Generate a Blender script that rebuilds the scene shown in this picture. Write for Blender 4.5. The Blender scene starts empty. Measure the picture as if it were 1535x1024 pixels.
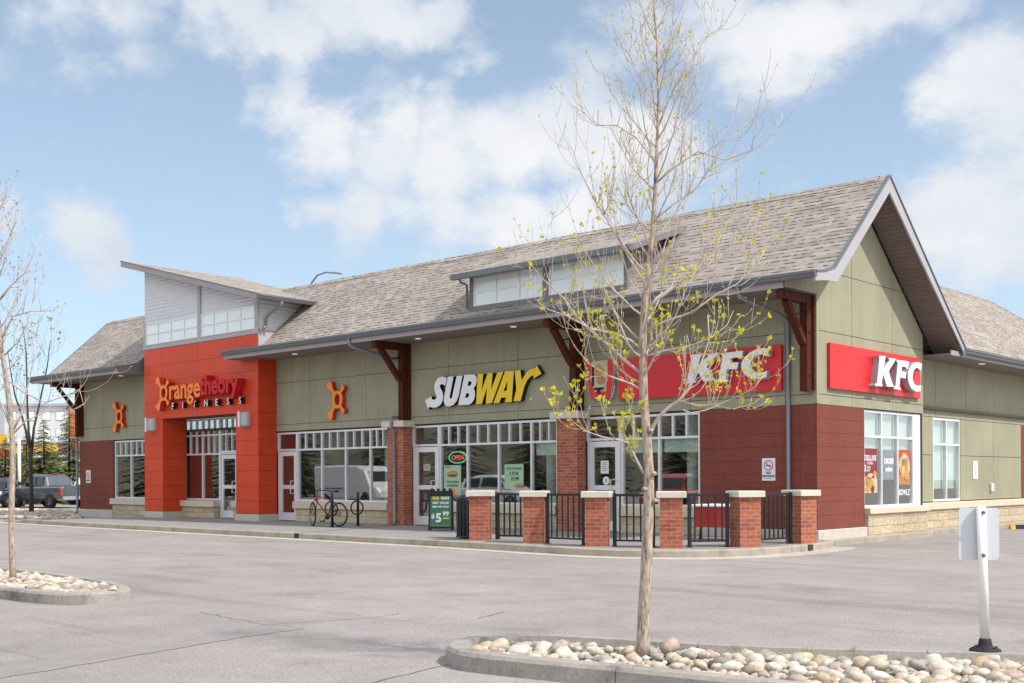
import bpy, bmesh, math, random
import numpy as np
from mathutils import Vector, Matrix, noise as mnoise
R = math.radians
SC = bpy.context.scene
COL = SC.collection

# ------------------------------------------------------------------ camera
YAW, ROLL = 0.739997, -0.00446372
cam_d = bpy.data.cameras.new('camera')
cam = bpy.data.objects.new('camera', cam_d); COL.objects.link(cam)
cam_d.sensor_width = 36.0
cam_d.lens = 1726.72 / 1535 * 36.0
cam_d.shift_y = (718.07 - 512) / 1535
cam_d.clip_start = 0.1; cam_d.clip_end = 3000
c, s = math.cos(YAW), math.sin(YAW)
right = Vector((c, s, 0)); down = Vector((0, 0, -1)); fwd = Vector((-s, c, 0))
cr, sr = math.cos(ROLL), math.sin(ROLL)
ax = right * cr - down * sr
ay = -(right * sr + down * cr)
az = -fwd
M = Matrix(((ax.x, ay.x, az.x, 11.4646), (ax.y, ay.y, az.y, -21.9414), (ax.z, ay.z, az.z, 1.28), (0, 0, 0, 1)))
cam.matrix_world = M
SC.camera = cam

# ------------------------------------------------------------------ light
SUN_EL, SUN_AZ = R(50), R(12)          # azimuth: from +x towards +y (behind the front wall)
sun_dir = Vector((math.cos(SUN_EL) * math.cos(SUN_AZ), math.cos(SUN_EL) * math.sin(SUN_AZ), math.sin(SUN_EL)))
sd = bpy.data.lights.new('sun', 'SUN'); sd.energy = 3.7; sd.angle = R(2.0); sd.color = (1, .95, .88)
sun = bpy.data.objects.new('sun', sd); COL.objects.link(sun)
sun.rotation_euler = sun_dir.to_track_quat('Z', 'Y').to_euler()

SC.view_settings.view_transform = 'Standard'
SC.view_settings.look = 'None'
SC.view_settings.exposure = 0.20
SC.view_settings.gamma = 1.0

W = bpy.data.worlds.new('World'); SC.world = W; W.use_nodes = True
nt = W.node_tree; nt.nodes.clear()
def N(t, kind, **kw):
    n = t.nodes.new(kind)
    for k, v in kw.items():
        if k.startswith('i_'):
            key = k[2:]; key = int(key) if key.isdigit() else key
            n.inputs[key].default_value = v
        else: setattr(n, k, v)
    return n
def pix_dir(x, y):
    a = (x - 767.5) / 1726.72; b = (y - 718.07) / 1726.72
    return (right * a + down * b + fwd).normalized()
def build_sky():
    L = nt.links.new
    sky = N(nt, 'ShaderNodeTexSky', sky_type='NISHITA', sun_disc=False, sun_elevation=SUN_EL)
    sky.sun_rotation = math.pi / 2 - SUN_AZ
    sky.altitude = 1000; sky.air_density = 1.0; sky.dust_density = 1.0; sky.ozone_density = 1.0
    sk = N(nt, 'ShaderNodeVectorMath', operation='SCALE'); L(sky.outputs[0], sk.inputs[0]); sk.inputs['Scale'].default_value = SKY_STR
    tc = N(nt, 'ShaderNodeTexCoord')
    nrm = N(nt, 'ShaderNodeVectorMath', operation='NORMALIZE'); L(tc.outputs['Generated'], nrm.inputs[0])
    # cloud masses standing in the sky, as directions
    blobs = [(80,5,.06,.7),(180,20,.065,.9),(270,15,.07,1),(350,25,.065,1),(430,60,.055,.95),(500,15,.06,.8),(580,5,.06,.9),(650,15,.06,1),(700,85,.045,.85),(730,110,.04,.75),
             (100,85,.035,.55),(400,165,.035,.5),(440,155,.04,.62),(560,140,.045,.5),(610,130,.035,.5),(120,350,.055,1),(155,362,.045,.85),(85,340,.035,.6),
             (500,215,.055,.95),(580,230,.07,1),(670,225,.075,1),(760,225,.08,1),(850,205,.075,1),(940,230,.08,1),(1010,260,.07,.8),(490,325,.045,.85),(540,332,.055,.9),(610,310,.06,.6),(690,330,.07,.7),(780,320,.08,.8),(880,320,.08,.8),
             (880,80,.05,.5),(950,40,.07,.7),(1060,20,.08,.85),(1150,50,.085,1),(1230,40,.08,1),(1330,10,.07,.9),(1420,20,.06,.6),(1180,110,.05,.7),
             (1460,120,.07,.75),(1530,120,.07,.9),(1520,200,.07,.8),(1420,100,.05,.5),(1380,300,.07,.9),(1440,310,.09,1),(1530,330,.1,1),(1460,380,.08,.9),(1120,300,.08,.45),(1200,250,.06,.3),(0,340,.045,.55)]
    wn = N(nt, 'ShaderNodeTexNoise', i_Scale=7.0, i_Detail=7.0, i_Roughness=.62); L(nrm.outputs[0], wn.inputs['Vector'])
    ws = N(nt, 'ShaderNodeVectorMath', operation='SUBTRACT'); L(wn.outputs['Color'], ws.inputs[0]); ws.inputs[1].default_value = (.5, .5, .5)
    wm = N(nt, 'ShaderNodeVectorMath', operation='MULTIPLY_ADD'); L(ws.outputs[0], wm.inputs[0]); wm.inputs[1].default_value = (.13, .13, .075); L(nrm.outputs[0], wm.inputs[2])
    acc = None
    for (x, y, rad, w) in blobs:
        d = pix_dir(x, y)
        ds = N(nt, 'ShaderNodeVectorMath', operation='DISTANCE'); L(wm.outputs[0], ds.inputs[0]); ds.inputs[1].default_value = d
        mr = N(nt, 'ShaderNodeMapRange', interpolation_type='SMOOTHSTEP'); L(ds.outputs['Value'], mr.inputs['Value'])
        mr.inputs['From Min'].default_value = rad * 1.12; mr.inputs['From Max'].default_value = 0; mr.inputs['To Max'].default_value = w
        if acc is None: acc = mr.outputs[0]
        else:
            m = N(nt, 'ShaderNodeMath', operation='SMOOTH_MAX'); m.inputs[2].default_value = .15; L(acc, m.inputs[0]); L(mr.outputs[0], m.inputs[1])
            acc = m.outputs[0]
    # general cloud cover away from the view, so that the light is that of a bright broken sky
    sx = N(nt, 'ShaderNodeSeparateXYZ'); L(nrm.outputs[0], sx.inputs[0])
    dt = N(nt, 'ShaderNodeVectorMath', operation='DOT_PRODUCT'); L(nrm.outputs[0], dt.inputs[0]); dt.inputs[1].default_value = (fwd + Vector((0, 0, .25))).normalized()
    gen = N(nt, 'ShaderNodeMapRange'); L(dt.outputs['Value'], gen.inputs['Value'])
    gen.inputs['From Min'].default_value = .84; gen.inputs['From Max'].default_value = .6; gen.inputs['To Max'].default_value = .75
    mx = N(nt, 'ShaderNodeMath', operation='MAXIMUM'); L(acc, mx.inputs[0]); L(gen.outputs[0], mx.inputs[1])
    mp = N(nt, 'ShaderNodeMapping'); L(nrm.outputs[0], mp.inputs[0]); mp.inputs['Scale'].default_value = (1, 1, 1.7)
    n1 = N(nt, 'ShaderNodeTexNoise', i_Scale=11.0, i_Detail=9.0, i_Roughness=.6); L(mp.outputs[0], n1.inputs['Vector'])
    n2 = N(nt, 'ShaderNodeTexNoise', i_Scale=4.5, i_Detail=5.0, i_Roughness=.55); 
    of = N(nt, 'ShaderNodeVectorMath', operation='ADD'); L(mp.outputs[0], of.inputs[0]); of.inputs[1].default_value = (.02, .02, .05)
    L(of.outputs[0], n2.inputs['Vector'])
    a1 = N(nt, 'ShaderNodeMath', operation='MULTIPLY_ADD'); L(n1.outputs['Fac'], a1.inputs[0]); a1.inputs[1].default_value = 1.75; L(mx.outputs[0], a1.inputs[2])
    den = N(nt, 'ShaderNodeMapRange', interpolation_type='SMOOTHSTEP'); L(a1.outputs[0], den.inputs['Value'])
    den.inputs['From Min'].default_value = 1.13; den.inputs['From Max'].default_value = 1.78
    shade = N(nt, 'ShaderNodeMapRange'); L(n2.outputs['Fac'], shade.inputs['Value'])
    shade.inputs['From Min'].default_value = .35; shade.inputs['From Max'].default_value = .65
    cm = N(nt, 'ShaderNodeMix', data_type='RGBA'); L(shade.outputs[0], cm.inputs['Factor'])
    cm.inputs[6].default_value = (.60, .655, .735, 1); cm.inputs[7].default_value = (.80, .81, .83, 1)
    # thin haze whitens the sky a little, more so low down
    hz = N(nt, 'ShaderNodeMapRange'); L(sx.outputs['Z'], hz.inputs['Value'])
    hz.inputs['From Min'].default_value = .0; hz.inputs['From Max'].default_value = .45; hz.inputs['To Min'].default_value = .55; hz.inputs['To Max'].default_value = .22
    hm = N(nt, 'ShaderNodeMix', data_type='RGBA'); L(hz.outputs[0], hm.inputs['Factor']); L(sk.outputs[0], hm.inputs[6]); hm.inputs[7].default_value = (.72, .91, 1.07, 1)
    # unseen clouds away from the view are brightened to fill the shaded front wall
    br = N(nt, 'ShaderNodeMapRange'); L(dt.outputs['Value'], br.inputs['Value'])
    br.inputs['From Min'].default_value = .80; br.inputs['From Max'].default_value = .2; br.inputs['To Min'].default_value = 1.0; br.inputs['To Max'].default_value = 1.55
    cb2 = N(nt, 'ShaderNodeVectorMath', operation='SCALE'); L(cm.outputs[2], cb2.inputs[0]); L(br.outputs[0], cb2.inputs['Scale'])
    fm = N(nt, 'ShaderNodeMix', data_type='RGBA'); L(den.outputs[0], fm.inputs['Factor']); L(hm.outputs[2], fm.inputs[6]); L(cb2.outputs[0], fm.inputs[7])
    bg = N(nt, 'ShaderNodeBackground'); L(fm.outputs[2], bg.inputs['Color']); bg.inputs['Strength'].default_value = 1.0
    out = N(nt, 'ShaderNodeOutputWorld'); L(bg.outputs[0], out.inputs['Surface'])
SKY_STR = 0.115
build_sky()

# ------------------------------------------------------------------ materials
MATS = {}
def mat(name):
    m = bpy.data.materials.new(name); m.use_nodes = True
    t = m.node_tree; t.nodes.clear()
    out = N(t, 'ShaderNodeOutputMaterial'); b = N(t, 'ShaderNodeBsdfPrincipled')
    t.links.new(b.outputs[0], out.inputs[0])
    MATS[name] = m
    return m, t, b
def ramp(t, stops, interp='LINEAR'):
    r = N(t, 'ShaderNodeValToRGB'); e = r.color_ramp; e.interpolation = interp
    while len(e.elements) < len(stops): e.elements.new(.5)
    for el, (p, c_) in zip(e.elements, stops):
        el.position = p; el.color = (*c_, 1) if len(c_) == 3 else c_
    return r
def mul(c_, k): return tuple(min(1, x * k) for x in c_)
def plain(name, col, rough=.5, var=.12, scale=6.0, metal=0.0, bump=0.0, bscale=40.0, spec=.5, detail=5.0, stretch=None, coord='Object', coat=0, streak=0):
    """a surface with gentle mottling in colour and gloss"""
    m, t, b = mat(name); L = t.links.new
    tc = N(t, 'ShaderNodeTexCoord'); src = tc.outputs[coord]
    if stretch:
        mp = N(t, 'ShaderNodeMapping'); L(src, mp.inputs[0]); mp.inputs['Scale'].default_value = stretch; src = mp.outputs[0]
    n = N(t, 'ShaderNodeTexNoise', i_Scale=scale, i_Detail=detail, i_Roughness=.6); L(src, n.inputs['Vector'])
    r = ramp(t, [(.25, mul(col, 1 - var)), (.75, mul(col, 1 + var))]); L(n.outputs['Fac'], r.inputs[0]); L(r.outputs[0], b.inputs['Base Color'])
    if streak:      # rain streaks and dusty patches
        m1 = N(t, 'ShaderNodeMapping'); L(tc.outputs[coord], m1.inputs[0]); m1.inputs['Scale'].default_value = (5.5, 5.5, .35)
        s1 = N(t, 'ShaderNodeTexNoise', i_Scale=1.6, i_Detail=6.0, i_Roughness=.65); L(m1.outputs[0], s1.inputs['Vector'])
        s2 = N(t, 'ShaderNodeTexNoise', i_Scale=.7, i_Detail=4.0); L(tc.outputs[coord], s2.inputs['Vector'])
        sr_ = ramp(t, [(.32, (1 - streak,) * 3), (.5, (1,) * 3), (.75, (1 + streak * .6,) * 3)]); L(s1.outputs['Fac'], sr_.inputs[0])
        s3 = ramp(t, [(.3, (1 - streak,) * 3), (.7, (1 + streak * .7, 1 + streak * .7, 1 + streak * .6))]); L(s2.outputs['Fac'], s3.inputs[0])
        x1 = N(t, 'ShaderNodeMix', data_type='RGBA', blend_type='MULTIPLY'); x1.inputs[0].default_value = 1; L(r.outputs[0], x1.inputs[6]); L(sr_.outputs[0], x1.inputs[7])
        x2 = N(t, 'ShaderNodeMix', data_type='RGBA', blend_type='MULTIPLY'); x2.inputs[0].default_value = 1; L(x1.outputs[2], x2.inputs[6]); L(s3.outputs[0], x2.inputs[7])
        L(x2.outputs[2], b.inputs['Base Color'])
    rr = N(t, 'ShaderNodeMapRange'); L(n.outputs['Fac'], rr.inputs['Value']); rr.inputs['To Min'].default_value = max(.02, rough - .08); rr.inputs['To Max'].default_value = min(1, rough + .1)
    L(rr.outputs[0], b.inputs['Roughness'])
    b.inputs['Metallic'].default_value = metal; b.inputs['Specular IOR Level'].default_value = spec
    if coat: b.inputs['Coat Weight'].default_value = coat; b.inputs['Coat Roughness'].default_value = .08
    if bump:
        n2 = N(t, 'ShaderNodeTexNoise', i_Scale=bscale, i_Detail=4.0); L(src, n2.inputs['Vector'])
        bp = N(t, 'ShaderNodeBump', i_Strength=bump, i_Distance=.02); L(n2.outputs['Fac'], bp.inputs['Height']); L(bp.outputs[0], b.inputs['Normal'])
    return m
def brickmat(name, c1, c2, mortar, bw, bh, ms, rough=.85, bump=.5, offset=.5, noise=.25, nscale=14, rock=0.0, bias=0.0, freq=2, third=None):
    m, t, b = mat(name); L = t.links.new
    tc = N(t, 'ShaderNodeTexCoord')
    bt = N(t, 'ShaderNodeTexBrick', offset=offset, offset_frequency=freq); L(tc.outputs['UV'], bt.inputs['Vector'])
    bt.inputs['Scale'].default_value = 1.0; bt.inputs['Brick Width'].default_value = bw; bt.inputs['Row Height'].default_value = bh
    bt.inputs['Mortar Size'].default_value = ms; bt.inputs['Mortar Smooth'].default_value = .15; bt.inputs['Bias'].default_value = bias
    bt.inputs['Color1'].default_value = (*c1, 1); bt.inputs['Color2'].default_value = (*c2, 1); bt.inputs['Mortar'].default_value = (*mortar, 1)
    n = N(t, 'ShaderNodeTexNoise', i_Scale=nscale, i_Detail=6.0, i_Roughness=.65); L(tc.outputs['UV'], n.inputs['Vector'])
    n0 = N(t, 'ShaderNodeTexNoise', i_Scale=.55, i_Detail=4.0); L(tc.outputs['UV'], n0.inputs['Vector'])
    r = ramp(t, [(.2, (1 - noise,) * 3), (.8, (1 + noise,) * 3)]); L(n.outputs['Fac'], r.inputs[0])
    r0 = ramp(t, [(.25, (.86,) * 3), (.75, (1.1,) * 3)]); L(n0.outputs['Fac'], r0.inputs[0])
    mm = N(t, 'ShaderNodeMix', data_type='RGBA', blend_type='MULTIPLY'); mm.inputs[0].default_value = 1; L(bt.outputs['Color'], mm.inputs[6]); L(r.outputs[0], mm.inputs[7])
    m2 = N(t, 'ShaderNodeMix', data_type='RGBA', blend_type='MULTIPLY'); m2.inputs[0].default_value = 1; L(mm.outputs[2], m2.inputs[6]); L(r0.outputs[0], m2.inputs[7])
    L(m2.outputs[2], b.inputs['Base Color'])
    b.inputs['Roughness'].default_value = rough
    inv = N(t, 'ShaderNodeMath', operation='MULTIPLY_ADD'); L(bt.outputs['Fac'], inv.inputs[0]); inv.inputs[1].default_value = -1.0
    sc = N(t, 'ShaderNodeMath', operation='MULTIPLY'); L(n.outputs['Fac'], sc.inputs[0]); sc.inputs[1].default_value = .3 + rock; L(sc.outputs[0], inv.inputs[2])
    bp = N(t, 'ShaderNodeBump', i_Strength=bump, i_Distance=.015 + .03 * rock); L(inv.outputs[0], bp.inputs['Height']); L(bp.outputs[0], b.inputs['Normal'])
    return m

def shingles():
    m, t, b = mat('roof_shingles'); L = t.links.new
    tc = N(t, 'ShaderNodeTexCoord')
    cols = []
    for (bw, rh, off, c1, c2, bias) in ((.34, .145, .37, (.385, .342, .305), (.285, .253, .226), -.1), (.21, .145, .61, (1.10, 1.09, 1.08), (.90, .90, .90), 0)):
        bt = N(t, 'ShaderNodeTexBrick', offset=off, offset_frequency=3, squash=1.35, squash_frequency=2); L(tc.outputs['UV'], bt.inputs['Vector'])
        bt.inputs['Scale'].default_value = 1; bt.inputs['Brick Width'].default_value = bw; bt.inputs['Row Height'].default_value = rh
        bt.inputs['Mortar Size'].default_value = .0; bt.inputs['Bias'].default_value = bias
        bt.inputs['Color1'].default_value = (*c1, 1); bt.inputs['Color2'].default_value = (*c2, 1)
        cols.append(bt)
    mm = N(t, 'ShaderNodeMix', data_type='RGBA', blend_type='MULTIPLY'); mm.inputs[0].default_value = 1
    L(cols[0].outputs['Color'], mm.inputs[6]); L(cols[1].outputs['Color'], mm.inputs[7])
    n = N(t, 'ShaderNodeTexNoise', i_Scale=60.0, i_Detail=3.0); L(tc.outputs['UV'], n.inputs['Vector'])
    n0 = N(t, 'ShaderNodeTexNoise', i_Scale=.5, i_Detail=5.0); L(tc.outputs['UV'], n0.inputs['Vector'])
    r = ramp(t, [(.25, (.75,) * 3), (.75, (1.2,) * 3)]); L(n.outputs['Fac'], r.inputs[0])
    r0 = ramp(t, [(.3, (.9, .89, .88)), (.7, (1.06, 1.05, 1.05))]); L(n0.outputs['Fac'], r0.inputs[0])
    m2 = N(t, 'ShaderNodeMix', data_type='RGBA', blend_type='MULTIPLY'); m2.inputs[0].default_value = 1; L(mm.outputs[2], m2.inputs[6]); L(r.outputs[0], m2.inputs[7])
    m3 = N(t, 'ShaderNodeMix', data_type='RGBA', blend_type='MULTIPLY'); m3.inputs[0].default_value = 1; L(m2.outputs[2], m3.inputs[6]); L(r0.outputs[0], m3.inputs[7])
    # laid courses: every row is a wedge, thick at its lower edge; the upper tab layer is cut away between tabs
    sx = N(t, 'ShaderNodeSeparateXYZ'); L(tc.outputs['UV'], sx.inputs[0])
    dv = N(t, 'ShaderNodeMath', operation='DIVIDE'); L(sx.outputs['Y'], dv.inputs[0]); dv.inputs[1].default_value = .145
    fr = N(t, 'ShaderNodeMath', operation='FRACT'); L(dv.outputs[0], fr.inputs[0])
    # shadow line painted dark into the colour along the butt edges
    ed = N(t, 'ShaderNodeMapRange'); L(fr.outputs[0], ed.inputs['Value']); ed.inputs['From Min'].default_value = .30; ed.inputs['From Max'].default_value = .22
    tab = N(t, 'ShaderNodeTexNoise', i_Scale=1.0, i_Detail=1.0)
    mpv = N(t, 'ShaderNodeMapping'); L(tc.outputs['UV'], mpv.inputs[0]); mpv.inputs['Scale'].default_value = (5.5, 13.0, 1); L(mpv.outputs[0], tab.inputs['Vector'])
    tr = N(t, 'ShaderNodeMapRange'); L(tab.outputs['Fac'], tr.inputs['Value']); tr.inputs['From Min'].default_value = .47; tr.inputs['From Max'].default_value = .53
    em = N(t, 'ShaderNodeMath', operation='MULTIPLY'); L(ed.outputs[0], em.inputs[0]); L(tr.outputs[0], em.inputs[1])
    m4 = N(t, 'ShaderNodeMix', data_type='RGBA'); L(em.outputs[0], m4.inputs[0]); L(m3.outputs[2], m4.inputs[6]); m4.inputs[7].default_value = (.07, .058, .05, 1)
    L(m4.outputs[2], b.inputs['Base Color'])
    b.inputs['Roughness'].default_value = .95; b.inputs['Specular IOR Level'].default_value = .2
    h = N(t, 'ShaderNodeMath', operation='MULTIPLY_ADD'); L(fr.outputs[0], h.inputs[0]); h.inputs[1].default_value = -1.0; L(n.outputs['Fac'], h.inputs[2])
    bp = N(t, 'ShaderNodeBump', i_Strength=.5, i_Distance=.012); L(h.outputs[0], bp.inputs['Height']); L(bp.outputs[0], b.inputs['Normal'])
    return m

def glassmat(name, tint=(.93, .96, .95), refl=.17):
    m = bpy.data.materials.new(name); m.use_nodes = True; t = m.node_tree; t.nodes.clear(); L = t.links.new
    out = N(t, 'ShaderNodeOutputMaterial'); tr = N(t, 'ShaderNodeBsdfTransparent'); tr.inputs[0].default_value = (*tint, 1)
    gl = N(t, 'ShaderNodeBsdfGlossy'); gl.inputs['Roughness'].default_value = 0.0; gl.inputs[0].default_value = (.95, .97, .97, 1)
    lw = N(t, 'ShaderNodeLayerWeight'); lw.inputs['Blend'].default_value = .5
    fr = N(t, 'ShaderNodeMath', operation='POWER'); L(lw.outputs['Facing'], fr.inputs[0]); fr.inputs[1].default_value = 4.0
    ad = N(t, 'ShaderNodeMath', operation='MULTIPLY_ADD'); L(fr.outputs[0], ad.inputs[0]); ad.inputs[1].default_value = .9; ad.inputs[2].default_value = refl
    ad.use_clamp = True
    tc = N(t, 'ShaderNodeTexCoord'); n = N(t, 'ShaderNodeTexNoise', i_Scale=.8, i_Detail=1.0); L(tc.outputs['Object'], n.inputs['Vector'])
    bp = N(t, 'ShaderNodeBump', i_Strength=.03, i_Distance=.05); L(n.outputs['Fac'], bp.inputs['Height']); L(bp.outputs[0], gl.inputs['Normal'])
    mx = N(t, 'ShaderNodeMixShader'); L(ad.outputs[0], mx.inputs[0]); L(tr.outputs[0], mx.inputs[1]); L(gl.outputs[0], mx.inputs[2]); L(mx.outputs[0], out.inputs[0])
    MATS[name] = m
    return m
def emit(name, col, st):
    m, t, b = mat(name)
    b.inputs['Base Color'].default_value = (*mul(col, .6), 1); b.inputs['Emission Color'].default_value = (*col, 1); b.inputs['Emission Strength'].default_value = st
    return m

M_olive = plain('olive_panel', (.320, .304, .206), .75, .05, 1.3, bump=.05, bscale=60, streak=.10)
M_dark = plain('joint_dark', (.035, .032, .028), .9, .1)
M_burg = plain('burgundy_plank', (.205, .060, .043), .65, .16, 5, stretch=(.6, .6, 9), bump=.06, spec=.15, streak=.10)
M_tower = plain('orange_panel', (.63, .062, .020), .38, .05, 1.5, spec=.28, streak=.07)
M_shing = shingles()
M_brick = brickmat('red_brick', (.46, .125, .062), (.27, .062, .038), (.37, .27, .20), .205, .0755, .0065, noise=.34, bump=.5, bias=-.1)
M_stone = brickmat('split_stone', (.60, .50, .35), (.50, .40, .26), (.30, .24, .17), .62, .19, .006, noise=.30, nscale=9, rock=1.1, bump=.8)
M_sill = plain('stone_sill', (.60, .53, .41), .85, .10, 5, bump=.15, bscale=30)
M_cap = plain('pier_cap', (.60, .56, .47), .8, .10, 6, bump=.1)
M_conc = plain('concrete_block', (.52, .48, .42), .9, .12, 4, bump=.15)
M_siding = None
def corrug():
    m, t, b = mat('corrugated_siding'); L = t.links.new
    tc = N(t, 'ShaderNodeTexCoord'); sx = N(t, 'ShaderNodeSeparateXYZ'); L(tc.outputs['UV'], sx.inputs[0])
    mu = N(t, 'ShaderNodeMath', operation='MULTIPLY'); L(sx.outputs['Y'], mu.inputs[0]); mu.inputs[1].default_value = 2 * math.pi / .125
    sn = N(t, 'ShaderNodeMath', operation='SINE'); L(mu.outputs[0], sn.inputs[0])
    bp = N(t, 'ShaderNodeBump', i_Strength=.45, i_Distance=.02); L(sn.outputs[0], bp.inputs['Height']); L(bp.outputs[0], b.inputs['Normal'])
    n = N(t, 'ShaderNodeTexNoise', i_Scale=2.0, i_Detail=4.0); L(tc.outputs['UV'], n.inputs['Vector'])
    r = ramp(t, [(.3, (.62, .63, .65)), (.7, (.68, .69, .71))]); L(n.outputs['Fac'], r.inputs[0]); L(r.outputs[0], b.inputs['Base Color'])
    b.inputs['Metallic'].default_value = .0; b.inputs['Roughness'].default_value = .5
    return m
M_siding = corrug()
M_alu = plain('light_aluminium', (.74, .74, .75), .4, .05, 3, metal=.25)
M_trim = plain('light_trim', (.40, .39, .41), .55, .06, 2)
M_white = plain('white_panel', (.75, .76, .78), .5, .04, 3)
M_gutter = plain('gutter_grey', (.155, .165, .18), .45, .10, 2, metal=.2)
M_fascia = plain('fascia_taupe', (.34, .30, .30), .55, .08, 2)
M_soffit = plain('soffit_brown', (.21, .175, .155), .7, .10, 2)
M_soffit2 = brickmat('soffit_boards', (.185, .145, .125), (.165, .13, .11), (.06, .05, .045), 4.0, .12, .006, noise=.08, bump=.3)
M_dormer = plain('dormer_grey', (.20, .18, .19), .6, .08, 3)
M_timber = plain('stained_timber', (.080, .020, .011), .75, .25, 6, stretch=(4, 4, .7), bump=.1, spec=.15)
M_down = plain('downspout_grey', (.22, .23, .25), .45, .1, 3, metal=.2)
M_frost = plain('frosted_pane', (.76, .85, .83), .12, .05, .7, spec=.6)
M_shade = plain('window_shade', (.66, .78, .68), .8, .04, 1.5)
M_glass = glassmat('shop_glass')
M_glass2 = glassmat('car_glass', (.06, .07, .08), .05)
M_room = plain('room_wall', (.34, .29, .24), .9, .2, 1)
M_roomf = plain('room_floor', (.30, .27, .24), .6, .2, 2)
M_roomd = plain('room_dark', (.06, .05, .045), .8, .3, 1)
M_black = plain('black_metal', (.012, .012, .014), .4, .3, 8)
M_rubber = plain('black_rubber', (.018, .018, .019), .8, .2, 12)
M_red = plain('sign_red', (.62, .012, .016), .4, .05, 2)
M_letw = plain('letter_white', (.80, .79, .80), .4, .03, 3)
M_letg = plain('letter_return_grey', (.36, .33, .35), .5, .08, 4)
M_lety = plain('letter_yellow', (.85, .58, .005), .4, .04, 3)
M_letb = plain('letter_return_black', (.010, .010, .010), .5, .2, 4)
M_org = plain('letter_orange', (.95, .22, .015), .4, .06, 6)
M_orgd = plain('letter_return_orange', (.50, .05, .012), .5, .1, 6)
M_dred = plain('letter_deep_red', (.52, .003, .008), .6, .12, 5)
M_lamp = plain('lamp_grey', (.45, .46, .50), .35, .05, 4, metal=.3)
M_green = plain('board_green', (.035, .16, .085), .5, .15, 7)
M_mint = plain('poster_mint', (.36, .54, .35), .6, .06, 4)
M_gold = plain('poster_gold', (.48, .29, .06), .6, .2, 12)
M_bread = plain('poster_bread', (.42, .20, .07), .6, .35, 16)
M_cream = plain('poster_cream', (.54, .45, .33), .6, .2, 14)
M_poster_r = plain('poster_red', (.20, .024, .026), .5, .12, 6)
M_poster_o = plain('poster_orange', (.46, .075, .03), .5, .15, 6)
M_text_g = plain('text_dark_green', (.02, .08, .045), .6, .1)
M_brass = plain('pale_red_print', (.55, .10, .08), .6, .1)
M_neon_g = emit('neon_green', (.18, .9, .45), .7)
M_neon_r = emit('neon_red', (1, .18, .12), .9)
M_lens = emit('soffit_lens', (1, .93, .82), .35)
M_pyel = plain('paint_yellow', (.70, .42, .03), .6, .15, 8)
M_bikered = plain('bike_red', (.38, .035, .035), .35, .15, 8)
M_steel = plain('steel', (.45, .45, .46), .3, .1, 6, metal=.9)
M_post = plain('white_post', (.80, .79, .77), .45, .04, 4)
M_signback = plain('sign_back_grey', (.63, .65, .69), .45, .05, 3, metal=.15)
M_truck = plain('truck_grey', (.115, .125, .14), .28, .06, 2, metal=.5, coat=.6)
M_carw = plain('car_white', (.72, .72, .72), .3, .04, 2, coat=.6)
M_carr = plain('car_red', (.45, .02, .02), .3, .06, 2, coat=.6)
M_card = plain('car_dark', (.03, .035, .045), .3, .06, 2, coat=.6)
M_tail = plain('tail_lamp_red', (.45, .05, .03), .25, .1, 8)
M_chrome = plain('chrome', (.6, .6, .62), .2, .05, 5, metal=.9)

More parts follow.
